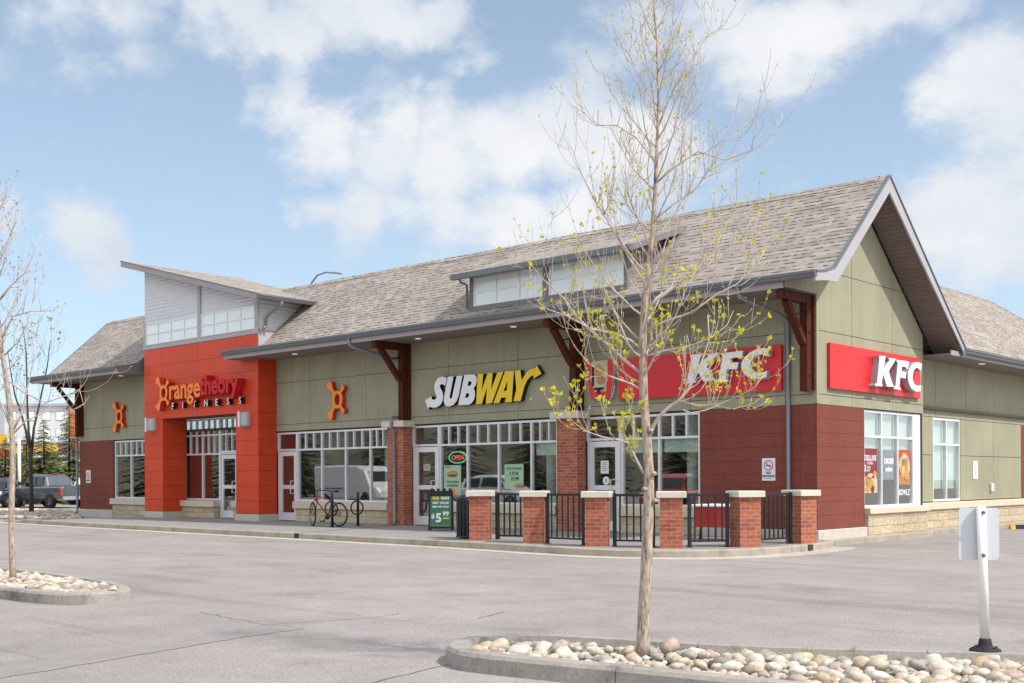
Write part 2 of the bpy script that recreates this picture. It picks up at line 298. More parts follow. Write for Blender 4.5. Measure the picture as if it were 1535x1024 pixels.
def asphalt():
    m, t, b = mat('worn_asphalt'); L = t.links.new
    tc = N(t, 'ShaderNodeTexCoord'); src = tc.outputs['Object']
    big = N(t, 'ShaderNodeTexNoise', i_Scale=.16, i_Detail=6.0, i_Roughness=.6); L(src, big.inputs['Vector'])
    mid = N(t, 'ShaderNodeTexNoise', i_Scale=1.6, i_Detail=6.0, i_Roughness=.65); L(src, mid.inputs['Vector'])
    fine = N(t, 'ShaderNodeTexNoise', i_Scale=42.0, i_Detail=4.0, i_Roughness=.75); L(src, fine.inputs['Vector'])
    vo = N(t, 'ShaderNodeTexVoronoi', i_Scale=95.0); L(src, vo.inputs['Vector'])
    # long tyre-polished lanes
    mp = N(t, 'ShaderNodeMapping'); L(src, mp.inputs[0]); mp.inputs['Rotation'].default_value = (0, 0, R(-8)); mp.inputs['Scale'].default_value = (.05, .75, 1)
    lane = N(t, 'ShaderNodeTexNoise', i_Scale=1.0, i_Detail=3.0); L(mp.outputs[0], lane.inputs['Vector'])
    r1 = ramp(t, [(.3, (.268, .243, .231)), (.7, (.340, .310, .294))]); L(big.outputs['Fac'], r1.inputs[0])
    r2 = ramp(t, [(.3, (.88,) * 3), (.7, (1.08,) * 3)]); L(mid.outputs['Fac'], r2.inputs[0])
    r3 = ramp(t, [(.25, (.55,) * 3), (.75, (1.42,) * 3)]); L(fine.outputs['Fac'], r3.inputs[0])
    r4 = ramp(t, [(.36, (.94, .94, .945)), (.6, (1.02, 1.02, 1.015))]); L(lane.outputs['Fac'], r4.inputs[0])
    r5 = ramp(t, [(.0, (.75,) * 3), (.5, (1.06,) * 3)]); L(vo.outputs['Distance'], r5.inputs[0])
    cur = r1.outputs[0]
    for r_ in (r2, r3, r4, r5):
        mm = N(t, 'ShaderNodeMix', data_type='RGBA', blend_type='MULTIPLY'); mm.inputs[0].default_value = 1
        L(cur, mm.inputs[6]); L(r_.outputs[0], mm.inputs[7]); cur = mm.outputs[2]
    st = N(t, 'ShaderNodeTexNoise', i_Scale=.55, i_Detail=7.0, i_Roughness=.62); L(src, st.inputs['Vector'])
    r6 = ramp(t, [(.30, (.72, .71, .70)), (.40, (.93, .93, .93)), (.5, (1, 1, 1))]); L(st.outputs['Fac'], r6.inputs[0])
    mp2 = N(t, 'ShaderNodeMapping'); L(src, mp2.inputs[0]); mp2.inputs['Rotation'].default_value = (0, 0, R(24)); mp2.inputs['Scale'].default_value = (.10, 2.2, 1)
    ty = N(t, 'ShaderNodeTexNoise', i_Scale=1.0, i_Detail=4.0, i_Distortion=.6); L(mp2.outputs[0], ty.inputs['Vector'])
    r7 = ramp(t, [(.33, (.84, .835, .83)), (.42, (1, 1, 1))]); L(ty.outputs['Fac'], r7.inputs[0])
    for r_ in (r6, r7):
        mm = N(t, 'ShaderNodeMix', data_type='RGBA', blend_type='MULTIPLY'); mm.inputs[0].default_value = 1
        L(cur, mm.inputs[6]); L(r_.outputs[0], mm.inputs[7]); cur = mm.outputs[2]
    L(cur, b.inputs['Base Color']); b.inputs['Roughness'].default_value = .92; b.inputs['Specular IOR Level'].default_value = .25
    bp = N(t, 'ShaderNodeBump', i_Strength=.5, i_Distance=.006); L(fine.outputs['Fac'], bp.inputs['Height']); L(bp.outputs[0], b.inputs['Normal'])
    return m
M_asph = asphalt()
M_crack = plain('crack_dark', (.15, .13, .12), .95, .2, 20)
M_tar = plain('patched_asphalt', (.255, .230, .220), .9, .12, 5, bump=.2, bscale=80)
def kerbmat(name, base, dirt):
    m, t, b = mat(name); L = t.links.new
    tc = N(t, 'ShaderNodeTexCoord'); src = tc.outputs['Object']
    n = N(t, 'ShaderNodeTexNoise', i_Scale=2.3, i_Detail=8.0, i_Roughness=.7); L(src, n.inputs['Vector'])
    n2 = N(t, 'ShaderNodeTexNoise', i_Scale=45.0, i_Detail=3.0); L(src, n2.inputs['Vector'])
    r = ramp(t, [(.28, dirt), (.46, mul(base, .86)), (.75, mul(base, 1.1))]); L(n.outputs['Fac'], r.inputs[0])
    r2 = ramp(t, [(.25, (.82,) * 3), (.75, (1.14,) * 3)]); L(n2.outputs['Fac'], r2.inputs[0])
    mm = N(t, 'ShaderNodeMix', data_type='RGBA', blend_type='MULTIPLY'); mm.inputs[0].default_value = 1; L(r.outputs[0], mm.inputs[6]); L(r2.outputs[0], mm.inputs[7])
    L(mm.outputs[2], b.inputs['Base Color']); b.inputs['Roughness'].default_value = .9
    bp = N(t, 'ShaderNodeBump', i_Strength=.35, i_Distance=.008); L(n2.outputs['Fac'], bp.inputs['Height']); L(bp.outputs[0], b.inputs['Normal'])
    return m
M_kerb = kerbmat('kerb_concrete', (.41, .36, .295), (.20, .165, .13))
M_kerbi = kerbmat('island_kerb_concrete', (.36, .33, .295), (.11, .098, .085))
M_walk = kerbmat('walk_concrete', (.29, .278, .268), (.21, .20, .195))
M_pan = kerbmat('gutter_concrete', (.50, .45, .385), (.34, .30, .26))
def barkmat(name, col, dark, scale=14):
    m, t, b = mat(name); L = t.links.new
    tc = N(t, 'ShaderNodeTexCoord'); mp = N(t, 'ShaderNodeMapping'); L(tc.outputs['Object'], mp.inputs[0]); mp.inputs['Scale'].default_value = (3, 3, .75)
    n = N(t, 'ShaderNodeTexNoise', i_Scale=scale, i_Detail=8.0, i_Roughness=.7); L(mp.outputs[0], n.inputs['Vector'])
    r = ramp(t, [(.36, dark), (.47, mul(col, .72)), (.58, mul(col, 1.0)), (.72, mul(col, 1.2))]); L(n.outputs['Fac'], r.inputs[0]); L(r.outputs[0], b.inputs['Base Color'])
    b.inputs['Roughness'].default_value = .9
    bp = N(t, 'ShaderNodeBump', i_Strength=.9, i_Distance=.012); L(n.outputs['Fac'], bp.inputs['Height']); L(bp.outputs[0], b.inputs['Normal'])
    return m
M_bark = barkmat('pale_bark', (.52, .41, .33), (.11, .075, .055))
M_twig = plain('twig_bark', (.50, .41, .37), .8, .2, 8)
M_barkd = barkmat('dark_bark', (.075, .058, .052), (.03, .024, .022))
def leafmat(name, c1, c2):
    m = bpy.data.materials.new(name); m.use_nodes = True; t = m.node_tree; t.nodes.clear(); L = t.links.new
    out = N(t, 'ShaderNodeOutputMaterial'); d = N(t, 'ShaderNodeBsdfDiffuse'); tr = N(t, 'ShaderNodeBsdfTranslucent'); mx = N(t, 'ShaderNodeMixShader'); mx.inputs[0].default_value = .35
    tc = N(t, 'ShaderNodeTexCoord'); n = N(t, 'ShaderNodeTexNoise', i_Scale=5.0, i_Detail=3.0); L(tc.outputs['Object'], n.inputs['Vector'])
    r = ramp(t, [(.3, c1), (.7, c2)]); L(n.outputs['Fac'], r.inputs[0])
    L(r.outputs[0], d.inputs[0]); L(r.outputs[0], tr.inputs[0]); L(d.outputs[0], mx.inputs[1]); L(tr.outputs[0], mx.inputs[2]); L(mx.outputs[0], out.inputs[0])
    MATS[name] = m
    return m
M_bud = leafmat('spring_buds', (.56, .58, .05), (.76, .68, .05))
M_budg = leafmat('pale_spring_leaf', (.28, .33, .08), (.40, .42, .13))
M_needle = leafmat('spruce_needles', (.09, .12, .03), (.24, .25, .06))
M_pine = leafmat('dark_needles', (.045, .052, .03), (.085, .088, .05))
STONES = [plain('stone_%s' % n, c_, .85, .30, 2.2, bump=.15, bscale=30) for n, c_ in
          (('cream', (.50, .425, .335)), ('white', (.58, .53, .465)), ('tan', (.44, .345, .235)), ('pink', (.41, .31, .26)), ('grey', (.35, .315, .28)), ('brown', (.26, .21, .165)))]
M_grav = brickmat('gravel_fill', (.5, .43, .34), (.36, .31, .25), (.12, .1, .08), .06, .05, .01, noise=.5, nscale=30, rock=.8)

# ------------------------------------------------------------------ helpers
class MB:
    """collects shapes; build() links them as ONE mesh object"""
    def __init__(self): self.v, self.f, self.mi, self.sm, self.mats, self.cur, self.smooth = [], [], [], [], [], 0, False
    def mat(self, m):
        if m not in self.mats: self.mats.append(m)
        self.cur = self.mats.index(m); return self
    def face(self, pts):
        b = len(self.v); self.v += [tuple(p) for p in pts]; self.f.append(tuple(range(b, b + len(pts)))); self.mi.append(self.cur); self.sm.append(self.smooth)
    def raw(self, vs, fs):
        b = len(self.v); self.v += [tuple(p) for p in vs]
        for f in fs: self.f.append(tuple(b + i for i in f)); self.mi.append(self.cur); self.sm.append(self.smooth)
    def hexa(self, p):
        self.raw(p, [(0, 3, 2, 1), (4, 5, 6, 7), (0, 1, 5, 4), (1, 2, 6, 5), (2, 3, 7, 6), (3, 0, 4, 7)])
    def box(self, x0, x1, y0, y1, z0, z1):
        self.hexa([(x0, y0, z0), (x1, y0, z0), (x1, y1, z0), (x0, y1, z0), (x0, y0, z1), (x1, y0, z1), (x1, y1, z1), (x0, y1, z1)]); return self
    def bev(self, x0, x1, y0, y1, z0, z1, b=.012):
        """box with chamfered vertical edges and top"""
        o = [(x0 + b, y0), (x1 - b, y0), (x1, y0 + b), (x1, y1 - b), (x1 - b, y1), (x0 + b, y1), (x0, y1 - b), (x0, y0 + b)]
        cx, cy = (x0 + x1) / 2, (y0 + y1) / 2
        def ins(p, k): return (p[0] + (k if p[0] < cx else -k), p[1] + (k if p[1] < cy else -k))
        rings = [[(*p, z0) for p in o], [(*p, z1 - b) for p in o], [(*ins(p, b), z1) for p in o]]
        self.loft(rings, True, True); return self
    def wbox(self, w, u0, u1, d0, d1, z0, z1):
        P = lambda u, d, z: (w[0][0] + u * w[1][0] + d * w[2][0], w[0][1] + u * w[1][1] + d * w[2][1], z)
        self.hexa([P(u0, d0, z0), P(u1, d0, z0), P(u1, d1, z0), P(u0, d1, z0), P(u0, d0, z1), P(u1, d0, z1), P(u1, d1, z1), P(u0, d1, z1)]); return self
    def obox(self, ctr, ax_, ay_, az_, hx, hy, hz):
        c_, a, b_, d = Vector(ctr), Vector(ax_) * hx, Vector(ay_) * hy, Vector(az_) * hz
        self.hexa([c_ - a - b_ - d, c_ + a - b_ - d, c_ + a + b_ - d, c_ - a + b_ - d, c_ - a - b_ + d, c_ + a - b_ + d, c_ + a + b_ + d, c_ - a + b_ + d]); return self
    def bar(self, p, q, w, h=None, up=(0, 0, 1)):
        p, q = Vector(p), Vector(q); d = q - p; L_ = d.length; d.normalize(); h = h or w
        u = Vector(up); sx = d.cross(u)
        if sx.length < 1e-4: sx = d.cross(Vector((1, 0, 0)))
        sx.normalize(); u2 = sx.cross(d)
        return self.obox((p + q) / 2, d, sx, u2, L_ / 2, w / 2, h / 2)
    def loft(self, rings, cap0=True, cap1=True, closed=True):
        b = len(self.v); n = len(rings[0])
        for r in rings: self.v += [tuple(p) for p in r]
        def add(f): self.f.append(f); self.mi.append(self.cur); self.sm.append(self.smooth)
        for i in range(len(rings) - 1):
            for j in range(n if closed else n - 1):
                k = (j + 1) % n
                add((b + i * n + j, b + i * n + k, b + (i + 1) * n + k, b + (i + 1) * n + j))
        if cap0: add(tuple(b + j for j in reversed(range(n))))
        if cap1: add(tuple(b + (len(rings) - 1) * n + j for j in range(n)))
        return self
    def tube(self, pts, rad, n=8, cap=True):
        pts = [Vector(p) for p in pts]
        rads = rad if isinstance(rad, (list, tuple)) else [rad] * len(pts)
        rings = []; prev = None
        for i, p in enumerate(pts):
            d = (pts[min(i + 1, len(pts) - 1)] - pts[max(i - 1, 0)]); d = d.normalized() if d.length > 1e-9 else Vector((0, 0, 1))
            if prev is None:
                a = d.cross(Vector((0, 0, 1)))
                if a.length < 1e-3: a = d.cross(Vector((1, 0, 0)))
            else:
                a = prev - d * prev.dot(d)
                if a.length < 1e-6: a = d.cross(Vector((0, 1, 0)))
            a.normalize(); prev = a; b_ = d.cross(a)
            rings.append([p + (a * math.cos(t) + b_ * math.sin(t)) * rads[i] for t in (2 * math.pi * k / n for k in range(n))])
        o = self.smooth; self.smooth = True; self.loft(rings, cap, cap); self.smooth = o; return self
    def lathe(self, prof, ctr=(0, 0, 0), n=20, axis='z', cap=True, smooth=True):
        rings = []
        for (r_, h) in prof:
            ring = []
            for k in range(n):
                t = 2 * math.pi * k / n; a, b_ = r_ * math.cos(t), r_ * math.sin(t)
                p = {'z': (a, b_, h), 'x': (h, a, b_), 'y': (b_, h, a)}[axis]
                ring.append((p[0] + ctr[0], p[1] + ctr[1], p[2] + ctr[2]))
            rings.append(ring)
        o = self.smooth; self.smooth = smooth; self.loft(rings, cap, cap); self.smooth = o; return self
    def torus(self, ctr, ax_, Rr, r, n=28, k=8):
        c_, d = Vector(ctr), Vector(ax_).normalized()
        a = d.cross(Vector((0, 0, 1)))
        if a.length < 1e-3: a = d.cross(Vector((1, 0, 0)))
        a.normalize(); b_ = d.cross(a); rings = []
        for i in range(n + 1):
            t = 2 * math.pi * i / n; rad = a * math.cos(t) + b_ * math.sin(t)
            rings.append([c_ + rad * (Rr + r * math.cos(p)) + d * r * math.sin(p) for p in (2 * math.pi * j / k for j in range(k))])
        o = self.smooth; self.smooth = True; self.loft(rings, False, False); self.smooth = o; return self
    def prism(self, poly, f0, f1):
        """poly: 2-D points; f0, f1 map a point to its two 3-D ends"""
        return self.loft([[f0(p) for p in poly], [f1(p) for p in poly]])
    def build(self, name, m=None, parent=None, label=None, recalc=True):
        org = Vector(parent['_o']) if parent is not None and '_o' in parent else Vector((0, 0, 0))
        me = bpy.data.meshes.new(name)
        me.from_pydata([(p[0] - org.x, p[1] - org.y, p[2] - org.z) for p in self.v], [], self.f)
        if m is not None and m not in self.mats and not self.mats: self.mats = [m]
        for mm in self.mats: me.materials.append(mm)
        me.polygons.foreach_set('material_index', self.mi)
        me.polygons.foreach_set('use_smooth', self.sm)
        if recalc and len(self.f) < 30000:
            bm = bmesh.new(); bm.from_mesh(me); bmesh.ops.recalc_face_normals(bm, faces=bm.faces); bm.to_mesh(me); bm.free()
        me.update(); boxuv(me, org)
        o = bpy.data.objects.new(name, me); COL.objects.link(o)
        if parent is not None:
            o.parent = parent; o['_o'] = tuple(org)
        if label: o['label'] = label
        return o
def boxuv(me, org):
    """metric UVs: u along the level tangent of each face, v up its slope"""
    if not me.polygons: return
    uv = me.uv_layers.new(name='UVMap')
    nl = len(me.loops); co = np.empty(len(me.vertices) * 3); me.vertices.foreach_get('co', co); co = co.reshape(-1, 3) + np.array(org)
    lv = np.empty(nl, dtype=np.int64); me.loops.foreach_get('vertex_index', lv)
    nf = len(me.polygons); nr = np.empty(nf * 3); me.polygons.foreach_get('normal', nr); nr = nr.reshape(-1, 3)
    tot = np.empty(nf, dtype=np.int64); me.polygons.foreach_get('loop_total', tot)
    n = np.repeat(nr, tot, axis=0); p = co[lv]
    flat = np.abs(n[:, 2]) > .93
    t = np.stack([-n[:, 1], n[:, 0], np.zeros(nl)], 1); ln = np.linalg.norm(t, axis=1); ln[ln < 1e-6] = 1; t /= ln[:, None]
    b = np.cross(n, t)
    u = (p * t).sum(1); v = (p * b).sum(1)
    u[flat] = p[flat, 0]; v[flat] = p[flat, 1]
    uv.data.foreach_set('uv', np.stack([u, v], 1).ravel())
def thing(name, label, cat, loc=(0, 0, 0), rotz=0, group=None):
    o = bpy.data.objects.new(name, None); COL.objects.link(o); o.location = loc; o.rotation_euler = (0, 0, rotz)
    o['label'] = label; o['category'] = cat
    if group: o['group'] = group
    return o
def world_thing(name, label, cat, loc, group=None):
    """a thing whose parts are given in world coordinates"""
    o = thing(name, label, cat, loc, 0, group); o['_o'] = tuple(loc); return o
def tag(o, label, cat, group=None, kind=None):
    o['label'] = label; o['category'] = cat
    if group: o['group'] = group
    if kind: o['kind'] = kind
    return o
def structure(o, label=None):
    o['kind'] = 'structure'
    if label: o['label'] = label
    return o
def dup(root, loc, rotz, label=None, group=None):
    r = root.copy(); COL.objects.link(r); r.location = loc; r.rotation_euler = (0, 0, rotz)
    if label: r['label'] = label
    if group: r['group'] = group
    for ch in list(root.children):
        c_ = ch.copy(); COL.objects.link(c_); c_.parent = r
        for g in ch.children:
            d = g.copy(); COL.objects.link(d); d.parent = c_
    return r
def grid_mesh(curve):
    o = bpy.data.objects.new('tmp', curve); COL.objects.link(o)
    dg = bpy.context.evaluated_depsgraph_get(); dg.update()
    me = bpy.data.meshes.new_from_object(o.evaluated_get(dg))
    bpy.data.objects.remove(o); bpy.data.curves.remove(curve)
    return me
def letters(mb, polys, w, d0, depth, face, side, bevel=0.0):
    """flat outlines [[(u,z),...],...] on wall frame w, from d0 outward by depth, joined into mb"""
    cu = bpy.data.curves.new('t', 'CURVE'); cu.dimensions = '2D'; cu.fill_mode = 'BOTH'; cu.extrude = depth / 2; cu.bevel_depth = bevel; cu.bevel_resolution = 1
    for poly in polys:
        sp = cu.splines.new('POLY'); sp.points.add(len(poly) - 1); sp.use_cyclic_u = True
        for pt, q in zip(sp.points, poly): pt.co = (q[0], q[1], 0, 1)
    return _place(mb, grid_mesh(cu), w, d0, depth, face, side)
def _place(mb, me, w, d0, depth, face, side, u0=0, z0=0):
    vs = [(w[0][0] + (u0 + v.co.x) * w[1][0] + (d0 + depth / 2 + v.co.z) * w[2][0], w[0][1] + (u0 + v.co.x) * w[1][1] + (d0 + depth / 2 + v.co.z) * w[2][1], z0 + v.co.y) for v in me.vertices]
    fr = [p for p in me.polygons if p.normal.z > .9]; sd_ = [p for p in me.polygons if p.normal.z <= .9]
    for grp, m in ((fr, face), (sd_, side)):
        mb.mat(m); b = len(mb.v); used = {}
        fs = []
        for p in grp:
            f = []
            for i in p.vertices:
                if i not in used: used[i] = len(used)
                f.append(used[i])
            fs.append(f)
        mb.raw([vs[i] for i in used], fs)
    bpy.data.meshes.remove(me); return mb
def text(mb, s_, size, w, u0, z0, d0, depth, face, side=None, align='LEFT', fat=0.0, shear=0.0, sx=1.0, space=1.0):
    cu = bpy.data.curves.new('t', 'FONT'); cu.body = s_; cu.size = size; cu.extrude = depth / 2; cu.align_x = align; cu.offset = fat; cu.shear = shear; cu.space_character = space
    cu.resolution_u = 3
    me = grid_mesh(cu)
    if sx != 1.0:
        for v in me.vertices: v.co.x *= sx
    return _place(mb, me, w, d0, depth, face, side or face, u0, z0)
FRONT = ((0, 0), (1, 0), (0, -1))        # u = x, d = out of the front wall
GABLE = ((0, 0), (0, 1), (1, 0))         # u = y, d = out of the gable wall
SIDE = ((-.3, 0), (0, 1), (1, 0))        # set-back side wall
TOWER = ((0, -.7), (1, 0), (0, -1))

# ------------------------------------------------------------------ ground, walk, kerbs
g = MB()
n_ = 24
g.face([(-500, -300, -.14), (300, -300, -.14), (300, 500, -.14), (-500, 500, -.14)])
structure(g.build('asphalt_ground', M_asph, recalc=False), 'worn light grey asphalt of the parking lot')

KERB = [(-60, -4.3), (-28, -4.35), (-22, -4.72), (-14, -4.86), (-9, -5.0), (-6.4, -5.08), (-5.2, -5.14), (-4.2, -5.22), (-3.1, -5.34), (-2.2, -5.42), (-1.3, -5.40), (-.6, -5.14), (.05, -4.70),
        (.46, -4.1), (.70, -3.4), (.78, -2.6), (.78, -1.6), (.66, -.6), (.45, -.16)]
def subdiv(pts, step):
    out = []
    for a, b in zip(pts, pts[1:]):
        k = max(1, int(math.dist(a, b) / step))
        out += [(a[0] + (b[0] - a[0]) * i / k, a[1] + (b[1] - a[1]) * i / k) for i in range(k)]
    return out + [pts[-1]]
def smooth_line(p, it=2):
    for _ in range(it):
        q = [p[0]]
        for a, b in zip(p, p[1:]):
            q += [(a[0] * .75 + b[0] * .25, a[1] * .75 + b[1] * .25), (a[0] * .25 + b[0] * .75, a[1] * .25 + b[1] * .75)]
        p = q + [p[-1]]
    return p
def offset_line(p, d, closed=False):
    out = []
    n = len(p)
    for i in range(n):
        a = p[(i - 1) % n] if (closed or i > 0) else p[i]; b = p[(i + 1) % n] if (closed or i < n - 1) else p[i]
        t = Vector((b[0] - a[0], b[1] - a[1])); t = t.normalized() if t.length > 1e-9 else Vector((1, 0))
        out.append((p[i][0] - t.y * d, p[i][1] + t.x * d))
    return out
KL = smooth_line(KERB, 2)
def walk_z(x): return 0.0 if x > -26.5 else max(-.12, (x + 26.5) * .07)
def strip(mb, line, prof, closed=False, zf=None):
    """sweep prof [(offset to the left of travel, z)] along the line"""
    rows = [offset_line(line, o, closed) for o, _ in prof]
    rings = []
    for i in range(len(line)):
        dz = zf(line[i][0]) if zf else 0
        rings.append([(rows[k][i][0], rows[k][i][1], prof[k][1] + (dz if prof[k][1] > -.1 else 0)) for k in range(len(prof))])
    if closed: rings.append(rings[0])
    mb.loft(rings, not closed, not closed); return mb
# kerb: stone by stone, with open joints
k = MB(); seg = subdiv(KL, .12); run = []; acc = 0; k.mat(M_kerb)
SLOTS = [(-11.1, .16), (.62, .14)]
for i in range(len(seg) - 1):
    run.append(seg[i]); acc += math.dist(seg[i], seg[i + 1])
    if acc > 2.9 or i == len(seg) - 2:
        run.append(seg[i + 1]); a = run
        strip(k, a, [(0, -.2), (.004, -.02), (.022, 0.0), (.15, .001), (.15, -.2)], zf=walk_z)
        run = []; acc = 0
        # a thin gap
        if i < len(seg) - 2:
            p, q = seg[i + 1], seg[i + 2]; t = .006 / max(1e-6, math.dist(p, q)); seg[i + 1] = (p[0] + (q[0] - p[0]) * t, p[1] + (q[1] - p[1]) * t)
structure(k.build('kerb', M_kerb), 'pale concrete kerb along the shop walk')
# dark slots where the drains pass through the kerb
k = MB()
k.obox((-11.1, -4.90, -.062), (1, -.025, 0), (.025, 1, 0), (0, 0, 1), .09, .045, .057)
structure(k.build('kerb_drain', M_dark), 'dark drain slot in the kerb')
k = MB(); k.obox((.762, -1.75, -.06), (0, 1, 0), (1, 0, 0), (0, 0, 1), .09, .03, .055)
structure(k.build('kerb_drain', M_dark), 'dark drain slot in the kerb by the corner pier')
k = MB(); strip(k, KL, [(-.42, -.145), (-.42, -.132), (-.03, -.136), (-.0015, -.128), (-.0015, -.145)]); structure(k.build('kerb_gutter', M_pan), 'pale concrete gutter strip')
# walk slab
wk = MB(); inner = offset_line(KL, .152); left = [(p[0], p[1], walk_z(p[0]) - .003) for p in inner]
for a, b in zip(left, left[1:]):
    ya, yb = (.3, .3) if a[0] < -.1 else (max(a[1], -.1), max(b[1], -.1))
    xa, xb = (a[0], b[0]) if b[0] < -.2 else (min(a[0], -.2), min(b[0], -.2))
    wk.face([a, b, (xb, .3, b[2] if b[0] < 0 else -.003), (xa, .3, a[2] if a[0] < 0 else -.003)])
structure(wk.build('shop_walk', M_walk), 'grey concrete walk in front of the shops')
# saw-cut joints, and the drain channel that crosses the walk
jt = MB()
for x in np.arange(-30, -5, 1.9): jt.face([(x, -4.55, .001), (x + .012, -4.55, .001), (x + .012, -.02, .001), (x, -.02, .001)])
jt.face([(-26, -2.6, .0012), (-5.9, -2.6, .0012), (-5.9, -2.588, .0012), (-26, -2.588, .0012)])
structure(jt.build('walk_joints', M_crack))
jt = MB(); jt.hexa([(-11.14, -4.78, -.01), (-11.07, -4.78, -.01), (-12.58, -.5, -.01), (-12.65, -.5, -.01), (-11.14, -4.78, .004), (-11.07, -4.78, .004), (-12.55, -.5, .004), (-12.65, -.5, .004)])
structure(jt.build('drain_channel', M_crack), 'dark drain channel from downspout to kerb')
# side road base strip beside the gable
k = MB(); k.bev(-.2, .30, -.14, 5.42, -.2, -.02); k.bev(-.5, .02, 5.42, 22, -.2, -.03); structure(k.build('foundation_kerb', M_kerb), 'concrete foot along the side wall')

# cracks and an old patch band in the asphalt
def ribbon(mb, pts, wid, z, seed=0):
    rr = random.Random(seed); pts = subdiv(pts, .12)
    pts = [(p[0] + rr.uniform(-.018, .018), p[1] + rr.uniform(-.018, .018)) for p in pts]
    a = offset_line(pts, wid / 2); b = offset_line(pts, -wid / 2)
    for i in range(len(pts) - 1):
        k0, k1 = rr.uniform(.3, 1), rr.uniform(.3, 1)
        mb.face([(*a[i], z), (*a[i + 1], z), (*b[i + 1], z), (*b[i], z)])
ck = MB(); ribbon(ck, [(.63, -15.06), (1.41, -15.16), (2.08, -15.23), (2.14, -15.04), (2.27, -14.73), (2.42, -14.16), (2.37, -13.74)], .010, -.1352, 1)
structure(ck.build('road_crack', M_crack), 'thin crack in the asphalt')
ck = MB(); ribbon(ck, [(3.31, -13.55), (3.17, -13.15), (3.12, -12.95)], .012, -.1352, 2); ribbon(ck, [(5.4, -17.0), (5.33, -16.66), (5.2, -16.1), (5.11, -15.52)], .012, -.1352, 3)
structure(ck.build('road_crack', M_crack), 'short crack in the asphalt')
ck = MB(); ribbon(ck, [(3.0, -19), (2.94, -18.22), (2.75, -17.33), (2.52, -16.26), (2.41, -15.47), (2.40, -15.2)], .40, -.1362, 4)
structure(ck.build('asphalt_patch', M_tar), 'dark sealed seam in the asphalt')

# ------------------------------------------------------------------ the shop building
BLD = thing('retail_building', 'long olive and burgundy shop building with shingled gable roof and orange entrance tower', 'building')
def part(name, mb, m=None, parent=None, label=None, recalc=True): return mb.build(name, m, parent or BLD, label, recalc)
def clip(poly, rect):
    (u0, u1, z0, z1) = rect
    for ax_, lim, keep in ((0, u0, 1), (0, u1, -1), (1, z0, 1), (1, z1, -1)):
        out = []
        for a, b in zip(poly, poly[1:] + poly[:1]):
            ia, ib = (a[ax_] - lim) * keep >= 0, (b[ax_] - lim) * keep >= 0
            if ia: out.append(a)
            if ia != ib:
                t = (lim - a[ax_]) / (b[ax_] - a[ax_]); out.append((a[0] + (b[0] - a[0]) * t, a[1] + (b[1] - a[1]) * t))
        poly = out
        if not poly: return []
    return poly
def panels(mb, w, us, zs, d=.012, th=.014, gap=.014, poly=None):
    P = lambda u, dd, z: (w[0][0] + u * w[1][0] + dd * w[2][0], w[0][1] + u * w[1][1] + dd * w[2][1], z)
    for u0, u1 in zip(us, us[1:]):
        for z0, z1 in zip(zs, zs[1:]):
            rc = (u0 + gap / 2, u1 - gap / 2, z0 + gap / 2, z1 - gap / 2)
            q = clip(poly, rc) if poly else [(rc[0], rc[2]), (rc[1], rc[2]), (rc[1], rc[3]), (rc[0], rc[3])]
            if len(q) > 2: mb.prism(q, lambda p: P(p[0], d, p[1]), lambda p: P(p[0], d + th, p[1]))
HEAD, SILL, TRANS = 2.77, .63, 2.215
# structural backing, dark behind every joint
bk = MB()
bk.box(-18.65, -.02, -.010, .14, 2.79, 6.0)
bk.box(-2.84, -.02, -.010, .14, -.1, 2.80)
bk.box(-13.34, -12.36, .0, .14, -.1, 2.79); bk.box(-7.05, -6.12, .0, .14, -.1, 2.79)
part('wall_backing', bk, M_dark)
bk = MB(); bk.box(-31.5, -25.45, -.010, .14, 2.79, 6.0); bk.box(-31.5, -28.86, -.010, .14, -.1, 2.80); part('wall_backing', bk, M_dark)
bk = MB()
bk.box(-.16, .010, 0.14, 2.2, -.1, 2.8); bk.prism([(0.0, 2.79), (5.32, 2.79), (5.32, 4.72), (1.95, 7.45), (0.0, 5.72)], lambda p: (-.16, p[0], p[1]), lambda p: (.010, p[0], p[1]))
bk.box(-.16, .010, 5.24, 5.33, -.1, 2.8); bk.box(-.48, -.312, 5.33, 6.72, -.1, 4.6); bk.box(-.48, -.312, 8.5, 22, -.1, 4.6); bk.box(-.48, -.312, 6.72, 8.5, 2.79, 4.6); bk.box(-.48, -.312, 6.72, 8.5, -.1, .66)
part('wall_backing', bk, M_dark)
# olive cladding
ol = MB()
panels(ol, FRONT, [-18.64, -16.91, -14.3, -12.5, -10.85, -8.32, -6.3, -4.94, -3.09, -.70, .012], [2.81, 3.02, 4.33, 5.35])
part('front_cladding', ol, M_olive); ol = MB(); panels(ol, FRONT, [-31.5, -29.6, -27.3, -25.45], [2.81, 3.3, 5.35]); 
part('front_cladding', ol, M_olive)
ol = MB()
zz = [2.81, 3.02, 4.35, 5.62, 8]
gy = [-1.3, .0, 1.58, 3.62, 5.36]
panels(ol, GABLE, [0.0] + gy[2:], zz, poly=[(0, 2.8), (5.34, 2.8), (5.34, 4.70), (1.95, 7.42), (0, 5.7)])
panels(ol, GABLE, [-1.28, .03], [5.09, 5.9], d=-.03, th=.052, poly=[(-1.28, 5.09), (0.03, 5.09), (0.03, 5.80), (-.58, 5.40), (-1.28, 5.24)])
panels(ol, SIDE, [5.33, 6.88, 8.89, 10.90, 13.1, 15.3, 17.5, 19.7, 22], [3.02, 4.4], d=-.012)
panels(ol, SIDE, [5.33, 6.88, 8.89, 10.90, 13.1, 15.3, 17.5, 19.7, 22], [2.80, 3.02], d=-.012)
panels(ol, SIDE, [5.33, 6.72], [.66, 1.84, 2.8], d=-.012); panels(ol, SIDE, [8.5, 8.89], [.66, 1.84, 2.8], d=-.012)
